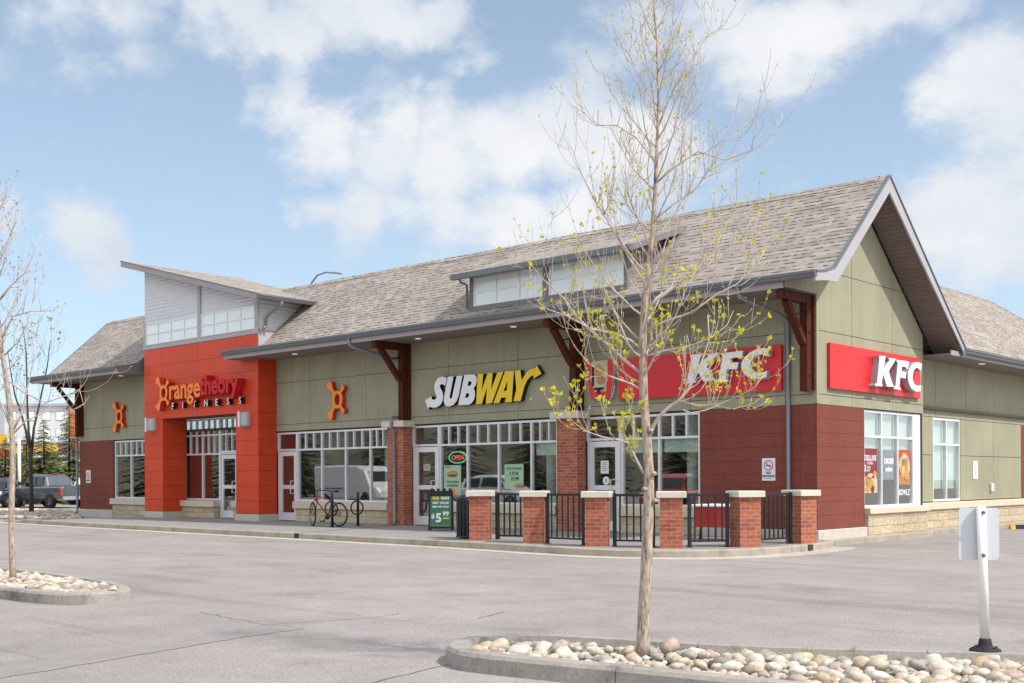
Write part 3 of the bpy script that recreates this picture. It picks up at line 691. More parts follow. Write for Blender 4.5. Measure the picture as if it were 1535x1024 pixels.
panels(ol, SIDE, [8.89, 10.9, 13.1], [.66, 1.84, 2.8], d=-.012)
part('side_cladding', ol, M_olive)
# burgundy planks
bg_ = MB(); zp = [.19] + [.19 + .2911 * i for i in range(1, 10)]
panels(bg_, FRONT, [-2.84, -.36, .030], zp, gap=.005); part('burgundy_cladding', bg_, M_burg); bg_ = MB(); panels(bg_, FRONT, [-31.46, -28.86], zp, gap=.005)
part('burgundy_cladding', bg_, M_burg)
bg_ = MB(); panels(bg_, GABLE, [-.012, 2.17], zp, gap=.005); part('burgundy_cladding', bg_, M_burg); bg_ = MB(); panels(bg_, SIDE, [13.1, 22], [.66 + .2675 * i for i in range(9)], gap=.005, d=-.012)
part('burgundy_cladding', bg_, M_burg)
# corner boards
cb = MB(); cb.box(-.055, .033, -.034, .055, 2.83, 5.09); part('corner_board', cb, M_olive)
# plinths
pl = MB(); pl.bev(-2.82, .09, -.09, .1, -.1, .185); pl.bev(-.1, .09, .1, 2.18, -.1, .186); part('plinth', pl, M_conc); pl = MB(); pl.bev(-31.56, -28.86, -.09, .1, -.14, .185); part('plinth', pl, M_conc)
# stone bases under the windows with sills
for (x0, x1) in ((-17.62, -13.3), (-11.27, -7.02), (-5.07, -2.83), (-28.9, -25.45)): sb = MB(); sb.box(x0, x1, -.05, .12, -.1, .40); part('stone_base', sb, M_stone)
for (x0, x1) in ((-17.72, -13.3), (-11.27, -7.02), (-5.07, -2.78), (-29.0, -25.45)): sl = MB(); sl.bev(x0, x1, -.12, .16, .402, .615); part('stone_sill', sl, M_sill)
sb = MB(); sb.box(-.1, .10, 2.19, 5.36, -.1, .47); sb.box(-.5, -.20, 5.37, 22, -.1, .47); part('stone_base', sb, M_stone)
sl = MB(); sl.bev(-.1, .155, 2.19, 5.42, .472, .60); sl.bev(-.5, -.15, 5.43, 22, .472, .64); part('stone_sill', sl, M_sill)

def window(w, us, z0, z1, trans, subs=0, shade=None, d=-.06, fw=.055, deep=.10, shade_z=None, name='window', lab=None):
    """aluminium frame part, its glass and shades as sub-parts"""
    f = MB()
    f.wbox(w, us[0], us[0] + fw, d - deep / 2, d + deep / 2, z0, z1); f.wbox(w, us[-1] - fw, us[-1], d - deep / 2, d + deep / 2, z0, z1)
    f.wbox(w, us[0] + fw, us[-1] - fw, d - deep / 2 + .002, d + deep / 2 - .002, z0, z0 + fw); f.wbox(w, us[0] + fw, us[-1] - fw, d - deep / 2 + .002, d + deep / 2 - .002, z1 - fw, z1)
    for t in (trans if isinstance(trans, (list, tuple)) else [trans]): f.wbox(w, us[0] + fw, us[-1] - fw, d - deep / 2 + .003, d + deep / 2 - .003, t - fw / 2, t + fw / 2)
    for u in us[1:-1]: f.wbox(w, u - fw / 2, u + fw / 2, d - deep / 2 + .004, d + deep / 2 - .004, z0 + fw, z1 - fw)
    t0 = min(trans) if isinstance(trans, (list, tuple)) else trans
    if subs:
        for a, b in zip(us, us[1:]):
            for i in range(1, subs):
                u = a + (b - a) * i / subs; f.wbox(w, u - .02, u + .02, d - deep / 2 + .006, d + deep / 2 - .006, t0 + fw / 2, z1 - fw)
    fo = part(name, f, M_alu, label=lab)
    gl = MB(); gl.wbox(w, us[0] + .02, us[-1] - .02, d - .008, d + .004, z0 + .02, z1 - .02); gl.build('glass', M_glass, fo)
    if shade:
        sh = MB()
        for (a, b, za, zb) in shade: sh.wbox(w, a + .04, b - .04, d - .10, d - .09, za, zb)
        sh.build('window_shade', M_shade, fo)
    return fo
def door(w, u0, u1, zt, d=-.05, handle_side=1, z0=.0):
    f = MB()
    f.wbox(w, u0, u0 + .05, d - .06, d + .06, z0, zt); f.wbox(w, u1 - .05, u1, d - .06, d + .06, z0, zt)
    a, b = u0 + .055, u1 - .055; st = .115
    f.wbox(w, a, a + st, d - .02, d + .03, z0 + .02, zt - .02); f.wbox(w, b - st, b, d - .02, d + .03, z0 + .02, zt - .02)
    f.wbox(w, a + st, b - st, d - .02, d + .03, zt - .16, zt - .02); f.wbox(w, a + st, b - st, d - .02, d + .03, z0 + .02, z0 + .26); f.wbox(w, a + st, b - st, d - .02, d + .03, 1.0, 1.12)
    fo = part('door', f, M_alu)
    gl = MB(); gl.wbox(w, a + st - .01, b - st + .01, d + .0, d + .012, z0 + .2, zt - .1); gl.build('glass', M_glass, fo)
    h = MB(); hu = (b - st / 2) if handle_side > 0 else (a + st / 2); s_ = -1 if handle_side > 0 else 1
    P = lambda u, dd, z: (w[0][0] + u * w[1][0] + dd * w[2][0], w[0][1] + u * w[1][1] + dd * w[2][1], z)
    h.tube([P(hu, d + .03, 1.25), P(hu + s_ * .16, d + .08, 1.25), P(hu + s_ * .16, d + .09, .86), P(hu, d + .03, .86)], .016, 6)
    h.build('handle', M_alu, fo)
    return fo
# storefronts
window(FRONT, [-17.62, -16.42, -15.29, -14.17, -13.33], SILL - .01, HEAD, TRANS, 3)
door(FRONT, -18.58, -17.63, TRANS - .02); window(FRONT, [-18.64, -17.63], TRANS - .018, HEAD, [HEAD - .03], 3, name='transom')
door(FRONT, -12.30, -11.28, TRANS - .02); window(FRONT, [-12.36, -11.28], TRANS - .018, HEAD, [HEAD - .03], 3, name='transom')
window(FRONT, [-11.27, -10.20, -9.06, -7.92, -7.03], SILL - .01, HEAD, TRANS, 3, shade=[(-7.9, -7.05, 1.88, 2.2)])
door(FRONT, -6.07, -5.08, TRANS - .02); window(FRONT, [-6.12, -5.08], TRANS - .018, HEAD, [HEAD - .03], 3, name='transom')
window(FRONT, [-5.07, -3.98, -2.85], SILL - .01, HEAD, TRANS, 3, shade=[(-5.05, -4.0, 1.88, 2.2), (-3.96, -2.87, 1.88, 2.2)])
window(FRONT, [-28.83, -27.66, -26.5, -25.5], SILL - .01, HEAD, TRANS, 3)
window(GABLE, [2.20, 3.14, 4.0, 4.86], .60, 2.79, 2.2, 0, shade=[(2.2, 3.14, 1.92, 2.75), (3.14, 4.0, 1.92, 2.75), (4.0, 4.86, 1.92, 2.75)])
wp = MB(); wp.box(-.1, -.005, 4.862, 5.24, .6, 2.79); part('white_infill', wp, M_white)
window(SIDE, [6.72, 7.62, 8.5], .66, 2.79, 2.12, 0, shade=[(6.72, 7.62, .98, 2.75), (7.62, 8.5, .98, 2.75)])
# rooms behind the glass
rm = MB()
rm.mat(M_room); rm.box(-31.3, -.5, 5.0, 5.1, 0, 3.0); rm.box(-12.45, -12.35, .16, 5, 0, 3); rm.box(-6.6, -6.5, .16, 5, 0, 3); rm.box(-31.4, -31.3, .16, 5, 0, 3); rm.box(-19.6, -19.5, .16, 5, 0, 3)
rm.mat(M_roomf); rm.box(-31.3, -.5, .16, 5, -.05, -.002); rm.mat(M_roomd); rm.box(-31.3, -.2, .16, 22, 2.98, 3.05)
rm.mat(M_roomf); rm.box(-6, -.5, 5.1, 14, -.05, -.002); rm.mat(M_room); rm.box(-6, -5.9, 5.1, 14, 0, 3); rm.box(-5.9, -.5, 13.9, 14, 0, 3)
part('shop_rooms', rm)
for x in (-14.0, -7.75, -3.45): rc = MB(); rc.tube([(x, .62, 0), (x, .62, 2.98)], .14, 16); part('room_column', rc, M_shade)
for (x0, x1, y0) in ((-11, -7.4, 3.3), (-5.5, -2.6, 3.2), (-17.4, -15.0, 2.6)): ct = MB(); ct.mat(M_roomd); ct.box(x0, x1, y0, y0 + .6, 0, 1.05); ct.mat(M_roomf); ct.box(x0 - .05, x1 + .05, y0 - .05, y0 + .65, 1.05, 1.1); part('shop_counter', ct)

# brick pillars with caps, timber brackets
def pillar(x0, x1):
    p = MB(); p.box(x0, x1, -.33, .02, -.02, 2.745); po = part('brick_pillar', p, M_brick)
    c_ = MB(); c_.bev(x0 - .13, x1 + .13, -.46, .03, 2.746, 2.915, .02); c_.build('pillar_cap', M_cap, po)
pillar(-13.02, -12.35); pillar(-6.78, -6.13)
def bracket(x, zb, wide=.30, yb=.0):
    b = MB(); h = wide / 2; f = yb - .30
    b.box(x - h, x + h, yb - .10, yb - .03, zb + .02, 5.054)                       # wall plate
    b.box(x - h * .62, x + h * .62, f, yb - .102, zb, 5.055)                        # post
    b.box(x - h * .55, x + h * .55, -1.29, f + .0, 4.88, 5.056)                     # tie beam under the eave
    b.bar((x, f - .02, 4.06), (x, -1.02, 4.87), wide * .42, .15, up=(1, 0, 0))     # brace
    o = part('timber_bracket', b, M_timber)
    s_ = MB(); s_.tube([(x, f, 4.70), (x, -.62, 4.62)], .018, 6)
    s_.build('tie_rod', M_black, o)
    for (y, z) in ((-1.18, 4.96), (f + .1, 4.3), (f + .1, 3.4)): s_ = MB(); s_.lathe([(.03, 0), (.03, .02)], (x + h * .62, y, z), 8, 'x'); s_.build('bolt', M_black, o)
bracket(-12.50, 2.94); bracket(-6.30, 2.94); bracket(-.13, 3.07, .27); bracket(-31.25, 3.0, .24)

# roof ------------------------------------------------------------------
RIDGE, EAVE = (1.95, 7.80), (-1.40, 5.315)
PROF = [EAVE, (-.98, 5.375), (-.58, 5.50), RIDGE, (6.17, 4.41)]
def rz(y):
    for (a, b) in zip(PROF, PROF[1:]):
        if a[0] <= y <= b[0]: return a[1] + (b[1] - a[1]) * (y - a[0]) / (b[0] - a[0])
    return PROF[-1][1]
def slope_quads(mb, x0, x1, ys, dz=0.0):
    for a, b in zip(ys, ys[1:]): mb.face([(x0, a, rz(a) + dz), (x1, a, rz(a) + dz), (x1, b, rz(b) + dz), (x0, b, rz(b) + dz)])
XR, XL = .70, -32.84
rf = MB()
slope_quads(rf, -19.6, XR, [-1.40, -.98, -.705]); slope_quads(rf, -18.63, XR, [-.705, -.58, 1.95])
slope_quads(rf, XL, -26.06, [-1.40, -.98, -.58, .55]); slope_quads(rf, XL, -25.47, [.55, 1.95]); slope_quads(rf, -25.47, -18.63, [1.0, 1.95])
slope_quads(rf, XL, XR, [1.95, 6.17])
part('main_roof', rf, M_shing, recalc=False)
rc_ = MB(); rc_.smooth = True
for i in range(int((XR - XL) / .28)):
    x = XL + .28 * i
    if -25.4 < x < -19.4 and False: continue
    rc_.loft([[(x, 1.80, 7.672), (x, 1.95, 7.815), (x, 2.10, 7.69)], [(x + .31, 1.80, 7.684), (x + .31, 1.95, 7.828), (x + .31, 2.10, 7.702)]], False, False, closed=False)
part('ridge_caps', rc_, M_shing)
# underside and barge boards at both gables
def verge(x0, x1, xw, sgn):
    s_ = MB()
    ys = [(-1.30, .09), (-.58, .10), (-.42, .25), (1.95, .25), (6.10, .25)]
    for (a, ta), (b, tb) in zip(ys, ys[1:]): s_.face([(x0, a, rz(a) - ta), (x1, a, rz(a) - ta), (x1, b, rz(b) - tb), (x0, b, rz(b) - tb)])
    part('verge_soffit', s_, M_soffit2)
    bb = MB(); e = x1 if sgn > 0 else x0; t = .035 * sgn
    pts = [(-1.40, EAVE[1]), (-.98, rz(-.98)), (-.58, rz(-.58)), (1.95, 7.8), (6.17, rz(6.17))]
    up = [(y, z - .012) for y, z in pts]; lo = [(y, z - (.20 if i < 2 else .30)) for i, (y, z) in enumerate(pts)]
    lo[2] = (lo[2][0] + .08, lo[2][1]); lo[3] = (1.95, 7.8 - .36); lo[4] = (6.17, rz(6.17) - .17)
    for i in range(4): bb.prism([lo[i], lo[i + 1], up[i + 1], up[i]], lambda p: (e - t * .2, p[0], p[1]), lambda p: (e + t, p[0], p[1]))
    part('barge_board', bb, M_trim)
    dr = MB()
    for i in range(4):
        a, b = pts[i], pts[i + 1]
        dr.prism([(a[0], a[1] - .02), (b[0], b[1] - .02), (b[0], b[1] + .014), (a[0], a[1] + .014)], lambda p: (e - .03 * sgn, p[0], p[1]), lambda p: (e + t * 1.7, p[0], p[1]))
    part('drip_edge', dr, M_gutter)
verge(.02, XR, 0, 1); verge(XL, -31.5, -31.5, -1)
# flat eave soffits, fascia boards and gutters along the front
so = MB(); so.box(-18.64, -.05, -1.30, .02, 5.075, 5.09); so.box(-19.58, -18.64, -1.30, -.71, 5.075, 5.09); part('eave_soffit', so, M_soffit); so = MB(); so.box(-32.5, -26.08, -1.30, .02, 5.075, 5.09); so.box(-31.5, -25.46, -.6, .02, 5.0751, 5.0901)
part('eave_soffit', so, M_soffit)
fa = MB(); fa.box(-19.58, -.02, -1.335, -1.302, 5.07, 5.22); part('fascia_board', fa, M_fascia); fa = MB(); fa.box(-32.8, -26.075, -1.335, -1.302, 5.07, 5.22); part('fascia_board', fa, M_fascia)
ec = MB(); ec.prism([(-1.39, 5.20), (-1.30, 5.07), (.45, 5.07), (.45, rz(.45) - .02), (-.58, 5.48), (-.98, 5.355), (-1.39, 5.30)], lambda p: (-26.074, p[0], p[1]), lambda p: (-26.05, p[0], p[1])); part('eave_end', ec, M_dormer)
def gutter_x(x0, x1, y, z, name='gutter'):
    gq = [(0, 0), (-.075, 0), (-.095, .03), (-.10, .06), (-.125, .085), (-.125, .135), (-.112, .135), (-.11, .09), (-.088, .06), (-.07, .012), (0, .012)]
    b = MB(); b.prism(gq, lambda p: (x0, y + p[0], z + p[1]), lambda p: (x1, y + p[0], z + p[1])); 
    b.prism(gq[:6] + [(0, .135)], lambda p: (x1, y + p[0], z + p[1]), lambda p: (x1 + .006, y + p[0], z + p[1]))
    return part(name, b, M_gutter)
gutter_x(-19.62, .73, -1.336, 5.195); gutter_x(-32.86, -26.05, -1.336, 5.195)
def gutter_y(y0, y1, x, z, name='gutter'):
    gq = [(0, 0), (.075, 0), (.095, .03), (.10, .06), (.125, .085), (.125, .135), (.112, .135), (.11, .09), (.088, .06), (.07, .012), (0, .012)]
    b = MB(); b.prism(gq, lambda p: (x + p[0], y0, z + p[1]), lambda p: (x + p[0], y1, z + p[1]))
    b.prism(gq[:6] + [(0, .135)], lambda p: (x + p[0], y0 - .006, z + p[1]), lambda p: (x + p[0], y0, z + p[1]))
    return part(name, b, M_gutter)
# wing roof at the back with its hip
rr_ = MB(); ra = .70; rz2 = lambda x: 4.42 + .770 * (ra - x)
rr_.face([(ra, 6.12, 4.42), (ra, 21.9, 4.42), (-3.0, 18.2, rz2(-3)), (-3.0, 2.62, rz2(-3))])
rr_.face([(ra, 21.9, 4.42), (-6.7, 21.9, 4.42), (-3.0, 18.2, rz2(-3))]); rr_.face([(-3.0, 18.2, rz2(-3)), (-6.7, 21.9, 4.42), (-6.7, 6.2, 4.42), (-3.0, 2.62, rz2(-3))])
part('wing_roof', rr_, M_shing)
rd = MB(); rd.tube([(-3, 3, rz2(-3) - .01), (-3, 18.2, rz2(-3) - .01), (.70, 21.9, 4.41)], .04, 6); part('hip_caps', rd, M_shing)
so = MB(); so.box(-.32, .62, 5.34, 21.8, 4.215, 4.23); part('eave_soffit', so, M_soffit)
fa = MB(); fa.box(.622, .655, 5.5, 21.8, 4.205, 4.32); part('fascia_board', fa, M_fascia); gutter_y(6.13, 21.8, .656, 4.28)
# recessed soffit lights
lt = MB(); lt.mat(M_lens)
for (x, y, z) in ((-16.71, -.75, 5.073), (-11.28, -.75, 5.073), (-7.81, -.75, 5.073), (-4.98, -.75, 5.073), (-1.29, -.75, 5.073), (-26.98, -.75, 5.073), (.35, 8.3, 4.213)):
    lt2 = MB(); lt2.lathe([(.085, 0), (.085, -.012), (.06, -.02)], (x, y, z), 16); part('soffit_light', lt2, M_lens)

# the dormer over the middle shops ---------------------------------------
dz0, dzt, dy = 5.66, 6.64, -.40
dm = MB()
dm.box(-9.68, -9.57, dy, dy + .12, dz0 - .1, dzt); dm.box(-7.16, -6.98, dy, dy + .12, dz0 - .1, dzt); dm.box(-4.66, -4.56, dy, dy + .12, dz0 - .1, dzt)
dm.box(-9.57, -7.16, dy, dy + .12, dz0 - .1, dz0 + .13); dm.box(-6.98, -4.66, dy, dy + .12, dz0 - .1, dz0 + .13); dm.box(-9.57, -4.66, dy, dy + .12, 6.54, 6.64)
def roofd(y): return 6.62 + (y + .7) * .352
for x0, x1 in ((-4.585, -4.56), (-9.68, -9.655)):
    dm.prism([(dy + .12, rz(dy + .12) - .05), (dy + .12, roofd(dy + .12) - .1), (1.3, roofd(1.3) - .1), (1.3, rz(1.3) - .05)], lambda p: (x0, p[0], p[1]), lambda p: (x1, p[0], p[1]))
DR = part('dormer', dm, M_dormer)
for (a, b) in ((-9.57, -7.16), (-6.98, -4.66)):
    f = MB(); zb, zt = dz0 + .13, 6.54; fw = .045
    f.box(a, b, dy + .02, dy + .09, zb, zb + fw); f.box(a, b, dy + .02, dy + .09, zt - fw, zt); f.box(a, a + fw, dy + .021, dy + .089, zb + fw, zt - fw); f.box(b - fw, b, dy + .021, dy + .089, zb + fw, zt - fw)
    f.box(a + fw, b - fw, dy + .023, dy + .087, (zb + zt) / 2 - .02, (zb + zt) / 2 + .02)
    for i in (1, 2): u = a + (b - a) * i / 3; f.box(u - .02, u + .02, dy + .025, dy + .085, zb + fw, zt - fw)
    f.build('dormer_window', M_alu, DR)
fp = MB(); fp.box(-9.55, -7.18, dy + .05, dy + .06, dz0 + .14, 6.53); fp.box(-6.96, -4.68, dy + .05, dy + .06, dz0 + .14, 6.53); fp.build('frosted_pane', M_frost, DR)
rd = MB()
rd.face([(-9.95, -.72, roofd(-.72)), (-4.18, -.72, roofd(-.72)), (-4.18, 1.52, roofd(1.52)), (-9.95, 1.52, roofd(1.52))]); rd.build('dormer_roof', M_shing, DR)
rs = MB(); rs.face([(-9.95, -.70, roofd(-.7) - .10), (-4.18, -.70, roofd(-.7) - .10), (-4.18, 1.4, roofd(1.4) - .10), (-9.95, 1.4, roofd(1.4) - .10)]); rs.build('dormer_soffit', M_soffit, DR)
for x in (-9.97, -4.20):
    re = MB(); re.prism([(-.72, roofd(-.72) - .13), (1.5, roofd(1.5) - .14), (1.5, roofd(1.5) + .008), (-.72, roofd(-.72) + .01)], lambda p: (x, p[0], p[1]), lambda p: (x + .04, p[0], p[1])); re.build('dormer_barge', M_dormer, DR)
gq = MB(); gq.box(-9.98, -4.15, -.82, -.70, roofd(-.72) - .14, roofd(-.72) + .0); gq.build('dormer_gutter', M_gutter, DR)
gd = MB(); gd.tube([(-9.75, -.75, 6.52), (-9.72, -.68, 6.40), (-9.72, -.46, 6.36), (-9.72, -.44, 5.75)], .035, 8); gd.build('dormer_downspout', M_down, DR)

# the orange tower ---------------------------------------------------------
TX0, TX1, TY = -25.45, -18.65, -.70
tw = MB()
us = [TX0, -24.24, -22.08, -19.88, TX1]
zt_ = [.215, .62, 1.10, 1.58, 2.06, 2.54, 3.02, 3.41]
panels(tw, TOWER, [TX0, -24.24], zt_, d=-.014, gap=.010); panels(tw, TOWER, [-19.88, TX1], zt_, d=-.014, gap=.010)
panels(tw, TOWER, us, [3.41, 4.0, 4.72, 5.27, 5.86], d=-.014, gap=.010)
panels(tw, ((TX1, 0), (0, 1), (1, 0)), [TY + .014, .0], [.215, .62, 1.10, 1.58, 2.06, 2.54, 3.02, 3.41, 4.0, 4.72, 5.27], d=-.014, gap=.010)
panels(tw, ((-24.24, 0), (0, 1), (1, 0)), [TY + .014, .22], zt_, d=-.014, gap=.010); panels(tw, ((-19.88, 0), (0, 1), (-1, 0)), [TY + .014, .22], zt_, d=-.014, gap=.010)
TW = part('tower_cladding', tw, M_tower)
tb = MB(); tb.box(TX0 + .01, TX1 - .012, TY + .012, .2, 3.42, 5.86); tb.box(TX0 + .01, -24.25, TY + .012, .2, -.1, 3.4); tb.box(-19.87, TX1 - .012, TY + .012, .2, -.1, 3.4)
part('tower_frame', tb, plain('tower_joint', (.16, .022, .014), .7, .1))
tl = MB(); tl.box(-24.23, -19.89, TY + .02, .22, 3.402, 3.415); part('entry_soffit', tl, M_burg)
tp = MB(); tp.bev(TX0 - .03, -24.21, TY - .03, .2, -.1, .205); part('plinth', tp, M_conc); tp = MB(); tp.bev(-19.91, TX1 + .03, TY - .03, .2, -.1, .205); part('plinth', tp, M_conc)
# entry storefront set back in the tower
ENT = ((0, .26), (1, 0), (0, -1))
window(ENT, [-24.42, -23.27, -22.2], .60, 3.40, [2.83, 2.18], 3, d=-.02); window(ENT, [-22.2, -21.15, -19.9], 2.16, 3.40, [2.83, 2.25], 3, d=-.02)
door(ENT, -22.19, -21.15, 2.16, d=-.02); window(ENT, [-21.15, -19.9], .60, 2.15, [2.1], 0, d=-.02)
es = MB(); es.box(-24.23, -22.24, .02, .3, -.1, .38); part('stone_base', es, M_stone); es = MB(); es.box(-21.1, -19.9, .02, .3, -.1, .38); part('stone_base', es, M_stone)
es = MB(); es.bev(-24.36, -22.19, -.05, .32, .382, .585); part('stone_sill', es, M_sill); es = MB(); es.bev(-21.15, -19.9, -.05, .32, .382, .585); part('stone_sill', es, M_sill)
# upper siding, high windows and its shed roof
trf = lambda x: 9.02 - (x + 26.04) * (9.02 - 6.98) / (26.04 - 17.95)
sd_ = MB(); sd_.prism([(TX0, 5.86), (TX1, 5.86), (TX1, trf(TX1) - .12), (TX0, trf(TX0) - .12)], lambda p: (p[0], TY + .03, p[1]), lambda p: (p[0], 3.2, p[1])); part('tower_siding', sd_, M_siding)
tt = MB(); yy = TY - .02
tt.box(TX0 - .03, TX1 + .03, yy, TY + .029, 5.865, 6.0); tt.box(TX0 - .02, TX0 + .10, yy + .003, TY + .028, 6.0, 6.80); tt.box(-22.03, -21.87, yy + .003, TY + .028, 6.0, trf(-21.95) - .14); tt.box(TX1 - .14, TX1 + .02, yy + .003, TY + .028, 6.0, 6.86); tt.box(TX1 - .011, TX1 + .03, TY + .001, .6, 5.272, 6.0)
part('tower_trim', tt, M_trim)
for (a, b) in ((-25.33, -22.05), (-21.85, -18.82)):
    f = MB(); zb, zt = 6.02, 6.77; fw = .045
    f.box(a, b, TY - .012, TY + .027, zb, zb + fw); f.box(a, b, TY - .012, TY + .027, zt - fw, zt); f.box(a, a + fw, TY - .011, TY + .026, zb + fw, zt - fw); f.box(b - fw, b, TY - .011, TY + .026, zb + fw, zt - fw)
    f.box(a + fw, b - fw, TY - .009, TY + .025, (zb + zt) / 2 - .02, (zb + zt) / 2 + .02)
    for i in (1, 2, 3): u = a + (b - a) * i / 4; f.box(u - .02, u + .02, TY - .008, TY + .024, zb + fw, zt - fw)
    fo = part('tower_window', f, M_alu)
    p_ = MB(); p_.box(a + .02, b - .02, TY + .012, TY + .022, zb + .02, zt - .02); p_.build('frosted_pane', M_frost, fo)
tr_ = MB(); y0, y1 = -1.22, 3.6; xa, xb = -26.04, -17.95
tr_.face([(xa, y0, trf(xa)), (xb, y0, trf(xb)), (xb, y1, trf(xb)), (xa, y1, trf(xa))]); part('tower_roof', tr_, M_shing)
ts = MB(); ts.face([(xa, y0, trf(xa) - .13), (xb, y0, trf(xb) - .13), (xb, y1, trf(xb) - .13), (xa, y1, trf(xa) - .13)]); part('tower_soffit', ts, M_soffit)
tf = MB()
for ya, yb in ((y0 - .02, y0 + .015), (y1 - .015, y1 + .02)): tf.prism([(xa - .03, trf(xa) - .20), (xb, trf(xb) - .18), (xb, trf(xb) - .014), (xa - .03, trf(xa) - .006)], lambda p: (p[0], ya, p[1]), lambda p: (p[0], yb, p[1]))
tf.box(xa - .03, xa, y0, y1, trf(xa) - .2, trf(xa) - .01); part('tower_fascia', tf, M_fascia)
td = MB(); td.prism([(xa - .05, trf(xa) - .005), (xb + .02, trf(xb) - .012), (xb + .02, trf(xb) + .014), (xa - .05, trf(xa) + .022)], lambda p: (p[0], y0 - .035, p[1]), lambda p: (p[0], y0 + .02, p[1])); part('drip_edge', td, M_gutter)
gutter_y(y0, 3.5, xb, trf(xb) - .15, 'tower_gutter')
tg = MB(); tg.tube([(-17.88, -.35, 6.82), (-17.92, -.35, 6.70), (-18.52, -.42, 6.45), (-18.58, -.44, 6.35), (-18.58, -.46, 6.12), (-18.45, -.62, 6.03)], .04, 8); part('downspout', tg, M_down)

# downspouts on the front
def spout(pts, r=.042):
    b = MB(); b.tube(pts, r, 10)
    part('downspout', b, M_down)
spout([(-13.42, -1.38, 5.20), (-13.42, -1.36, 5.02), (-13.36, -1.26, 4.95), (-12.95, -.35, 4.72), (-12.70, -.10, 4.62), (-12.66, -.07, 4.5), (-12.66, -.07, 3.12), (-12.66, -.12, 3.04), (-12.66, -.46, 3.01), (-12.66, -.505, 2.95), (-12.66, -.505, 2.72), (-12.66, -.40, 2.60), (-12.66, -.385, .12), (-12.64, -.46, .03)])
spout([(-31.56, -.09, 5.0), (-31.56, -.09, .1), (-31.56, -.2, 0)], .05)
spout([(-1.02, -1.38, 5.20), (-1.02, -1.36, 5.04), (-.98, -1.26, 4.96), (-.68, -.35, 4.72), (-.62, -.12, 4.62), (-.60, -.085, 4.5), (-.60, -.085, .3), (-.60, -.2, .1)])

# ------------------------------------------------------------------ signs
GLYPH = {
'S':[[(-10.77,4.01),(-10.86,4.04),(-10.96,4.06),(-11.06,4.05),(-11.15,4.01),(-11.22,3.93),(-11.27,3.82),(-11.26,3.72),(-11.23,3.62),(-11.18,3.55),(-11.19,3.49),(-11.24,3.45),(-11.31,3.45),(-11.37,3.48),(-11.38,3.55),(-11.63,3.45),(-11.51,3.2),(-11.46,3.27),(-11.35,3.24),(-11.23,3.23),(-11.11,3.26),(-11.0,3.32),(-10.94,3.42),(-10.92,3.53),(-10.94,3.63),(-11.0,3.72),(-11.05,3.79),(-11.04,3.84),(-10.99,3.86),(-10.92,3.85),(-10.84,3.8)]],
'U':[[(-10.74,4.04),(-10.52,4.04),(-10.59,3.78),(-10.67,3.51),(-10.67,3.46),(-10.62,3.44),(-10.58,3.47),(-10.53,3.64),(-10.4,4.04),(-10.18,4.04),(-10.33,3.51),(-10.4,3.38),(-10.52,3.28),(-10.68,3.24),(-10.81,3.26),(-10.88,3.32),(-10.9,3.42),(-10.87,3.56)]],
'B':[[(-10.11,4.05),(-9.81,4.05),(-9.7,4.02),(-9.65,3.94),(-9.66,3.84),(-9.7,3.74),(-9.77,3.68),(-9.73,3.61),(-9.72,3.48),(-9.76,3.37),(-9.86,3.28),(-9.99,3.25),(-10.35,3.26)],[(-9.96,3.87),(-9.87,3.87),(-9.84,3.83),(-9.86,3.78),(-9.92,3.75),(-9.99,3.75)],[(-10.04,3.56),(-9.96,3.56),(-9.93,3.52),(-9.96,3.46),(-10.02,3.44),(-10.09,3.44)]],
'W':[[(-9.62,4.05),(-9.41,4.04),(-9.48,3.59),(-9.26,4.04),(-9.07,4.04),(-9.14,3.59),(-8.91,4.03),(-8.7,4.04),(-9.11,3.26),(-9.33,3.25),(-9.28,3.69),(-9.47,3.25),(-9.68,3.26)]],
'A':[[(-8.64,4.05),(-8.33,4.04),(-8.41,3.25),(-8.63,3.26),(-8.61,3.38),(-8.78,3.38),(-8.84,3.25),(-9.05,3.25)],[(-8.55,3.8),(-8.58,3.55),(-8.69,3.55)]],
'Y':[[(-8.3,4.04),(-8.11,4.05),(-8.06,3.78),(-7.98,3.89),(-7.88,3.99),(-7.74,4.05),(-7.59,4.07),(-7.56,4.14),(-7.4,3.91),(-7.67,3.8),(-7.66,3.89),(-7.77,3.86),(-7.88,3.77),(-7.97,3.63),(-8.03,3.47),(-8.11,3.26),(-8.35,3.27),(-8.25,3.57)]],
'K':[(-2.9,4.02),(-2.62,4.04),(-2.71,3.78),(-2.43,3.97),(-2.5,4.01),(-2.17,4.02),(-2.2,3.98),(-2.49,3.74),(-2.34,3.51),(-2.26,3.43),(-2.56,3.42),(-2.73,3.67),(-2.79,3.49),(-2.76,3.41),(-3.08,3.4),(-3.08,3.42),(-3.0,3.45),(-2.88,3.95)],
'F':[(-2.14,4.0),(-1.57,4.01),(-1.6,3.86),(-1.66,3.85),(-1.7,3.89),(-1.88,3.88),(-1.92,3.78),(-1.68,3.77),(-1.72,3.64),(-1.97,3.65),(-2.01,3.44),(-1.94,3.41),(-1.94,3.38),(-2.24,3.39),(-2.24,3.42),(-2.17,3.45),(-2.07,3.94)],
'C':[(-0.94,4.01),(-0.97,3.86),(-1.03,3.87),(-1.11,3.91),(-1.21,3.91),(-1.3,3.86),(-1.37,3.77),(-1.39,3.67),(-1.36,3.6),(-1.29,3.54),(-1.18,3.51),(-1.07,3.52),(-0.99,3.54),(-1.0,3.42),(-1.13,3.39),(-1.29,3.4),(-1.45,3.45),(-1.56,3.55),(-1.61,3.66),(-1.6,3.77),(-1.52,3.87),(-1.4,3.96),(-1.24,4.02),(-1.1,4.03)],
}
sg = world_thing('wall_sign', 'white and yellow slanted channel letters with arrow tips above the middle storefront', 'sign', (-9.5, 0, 3.6))
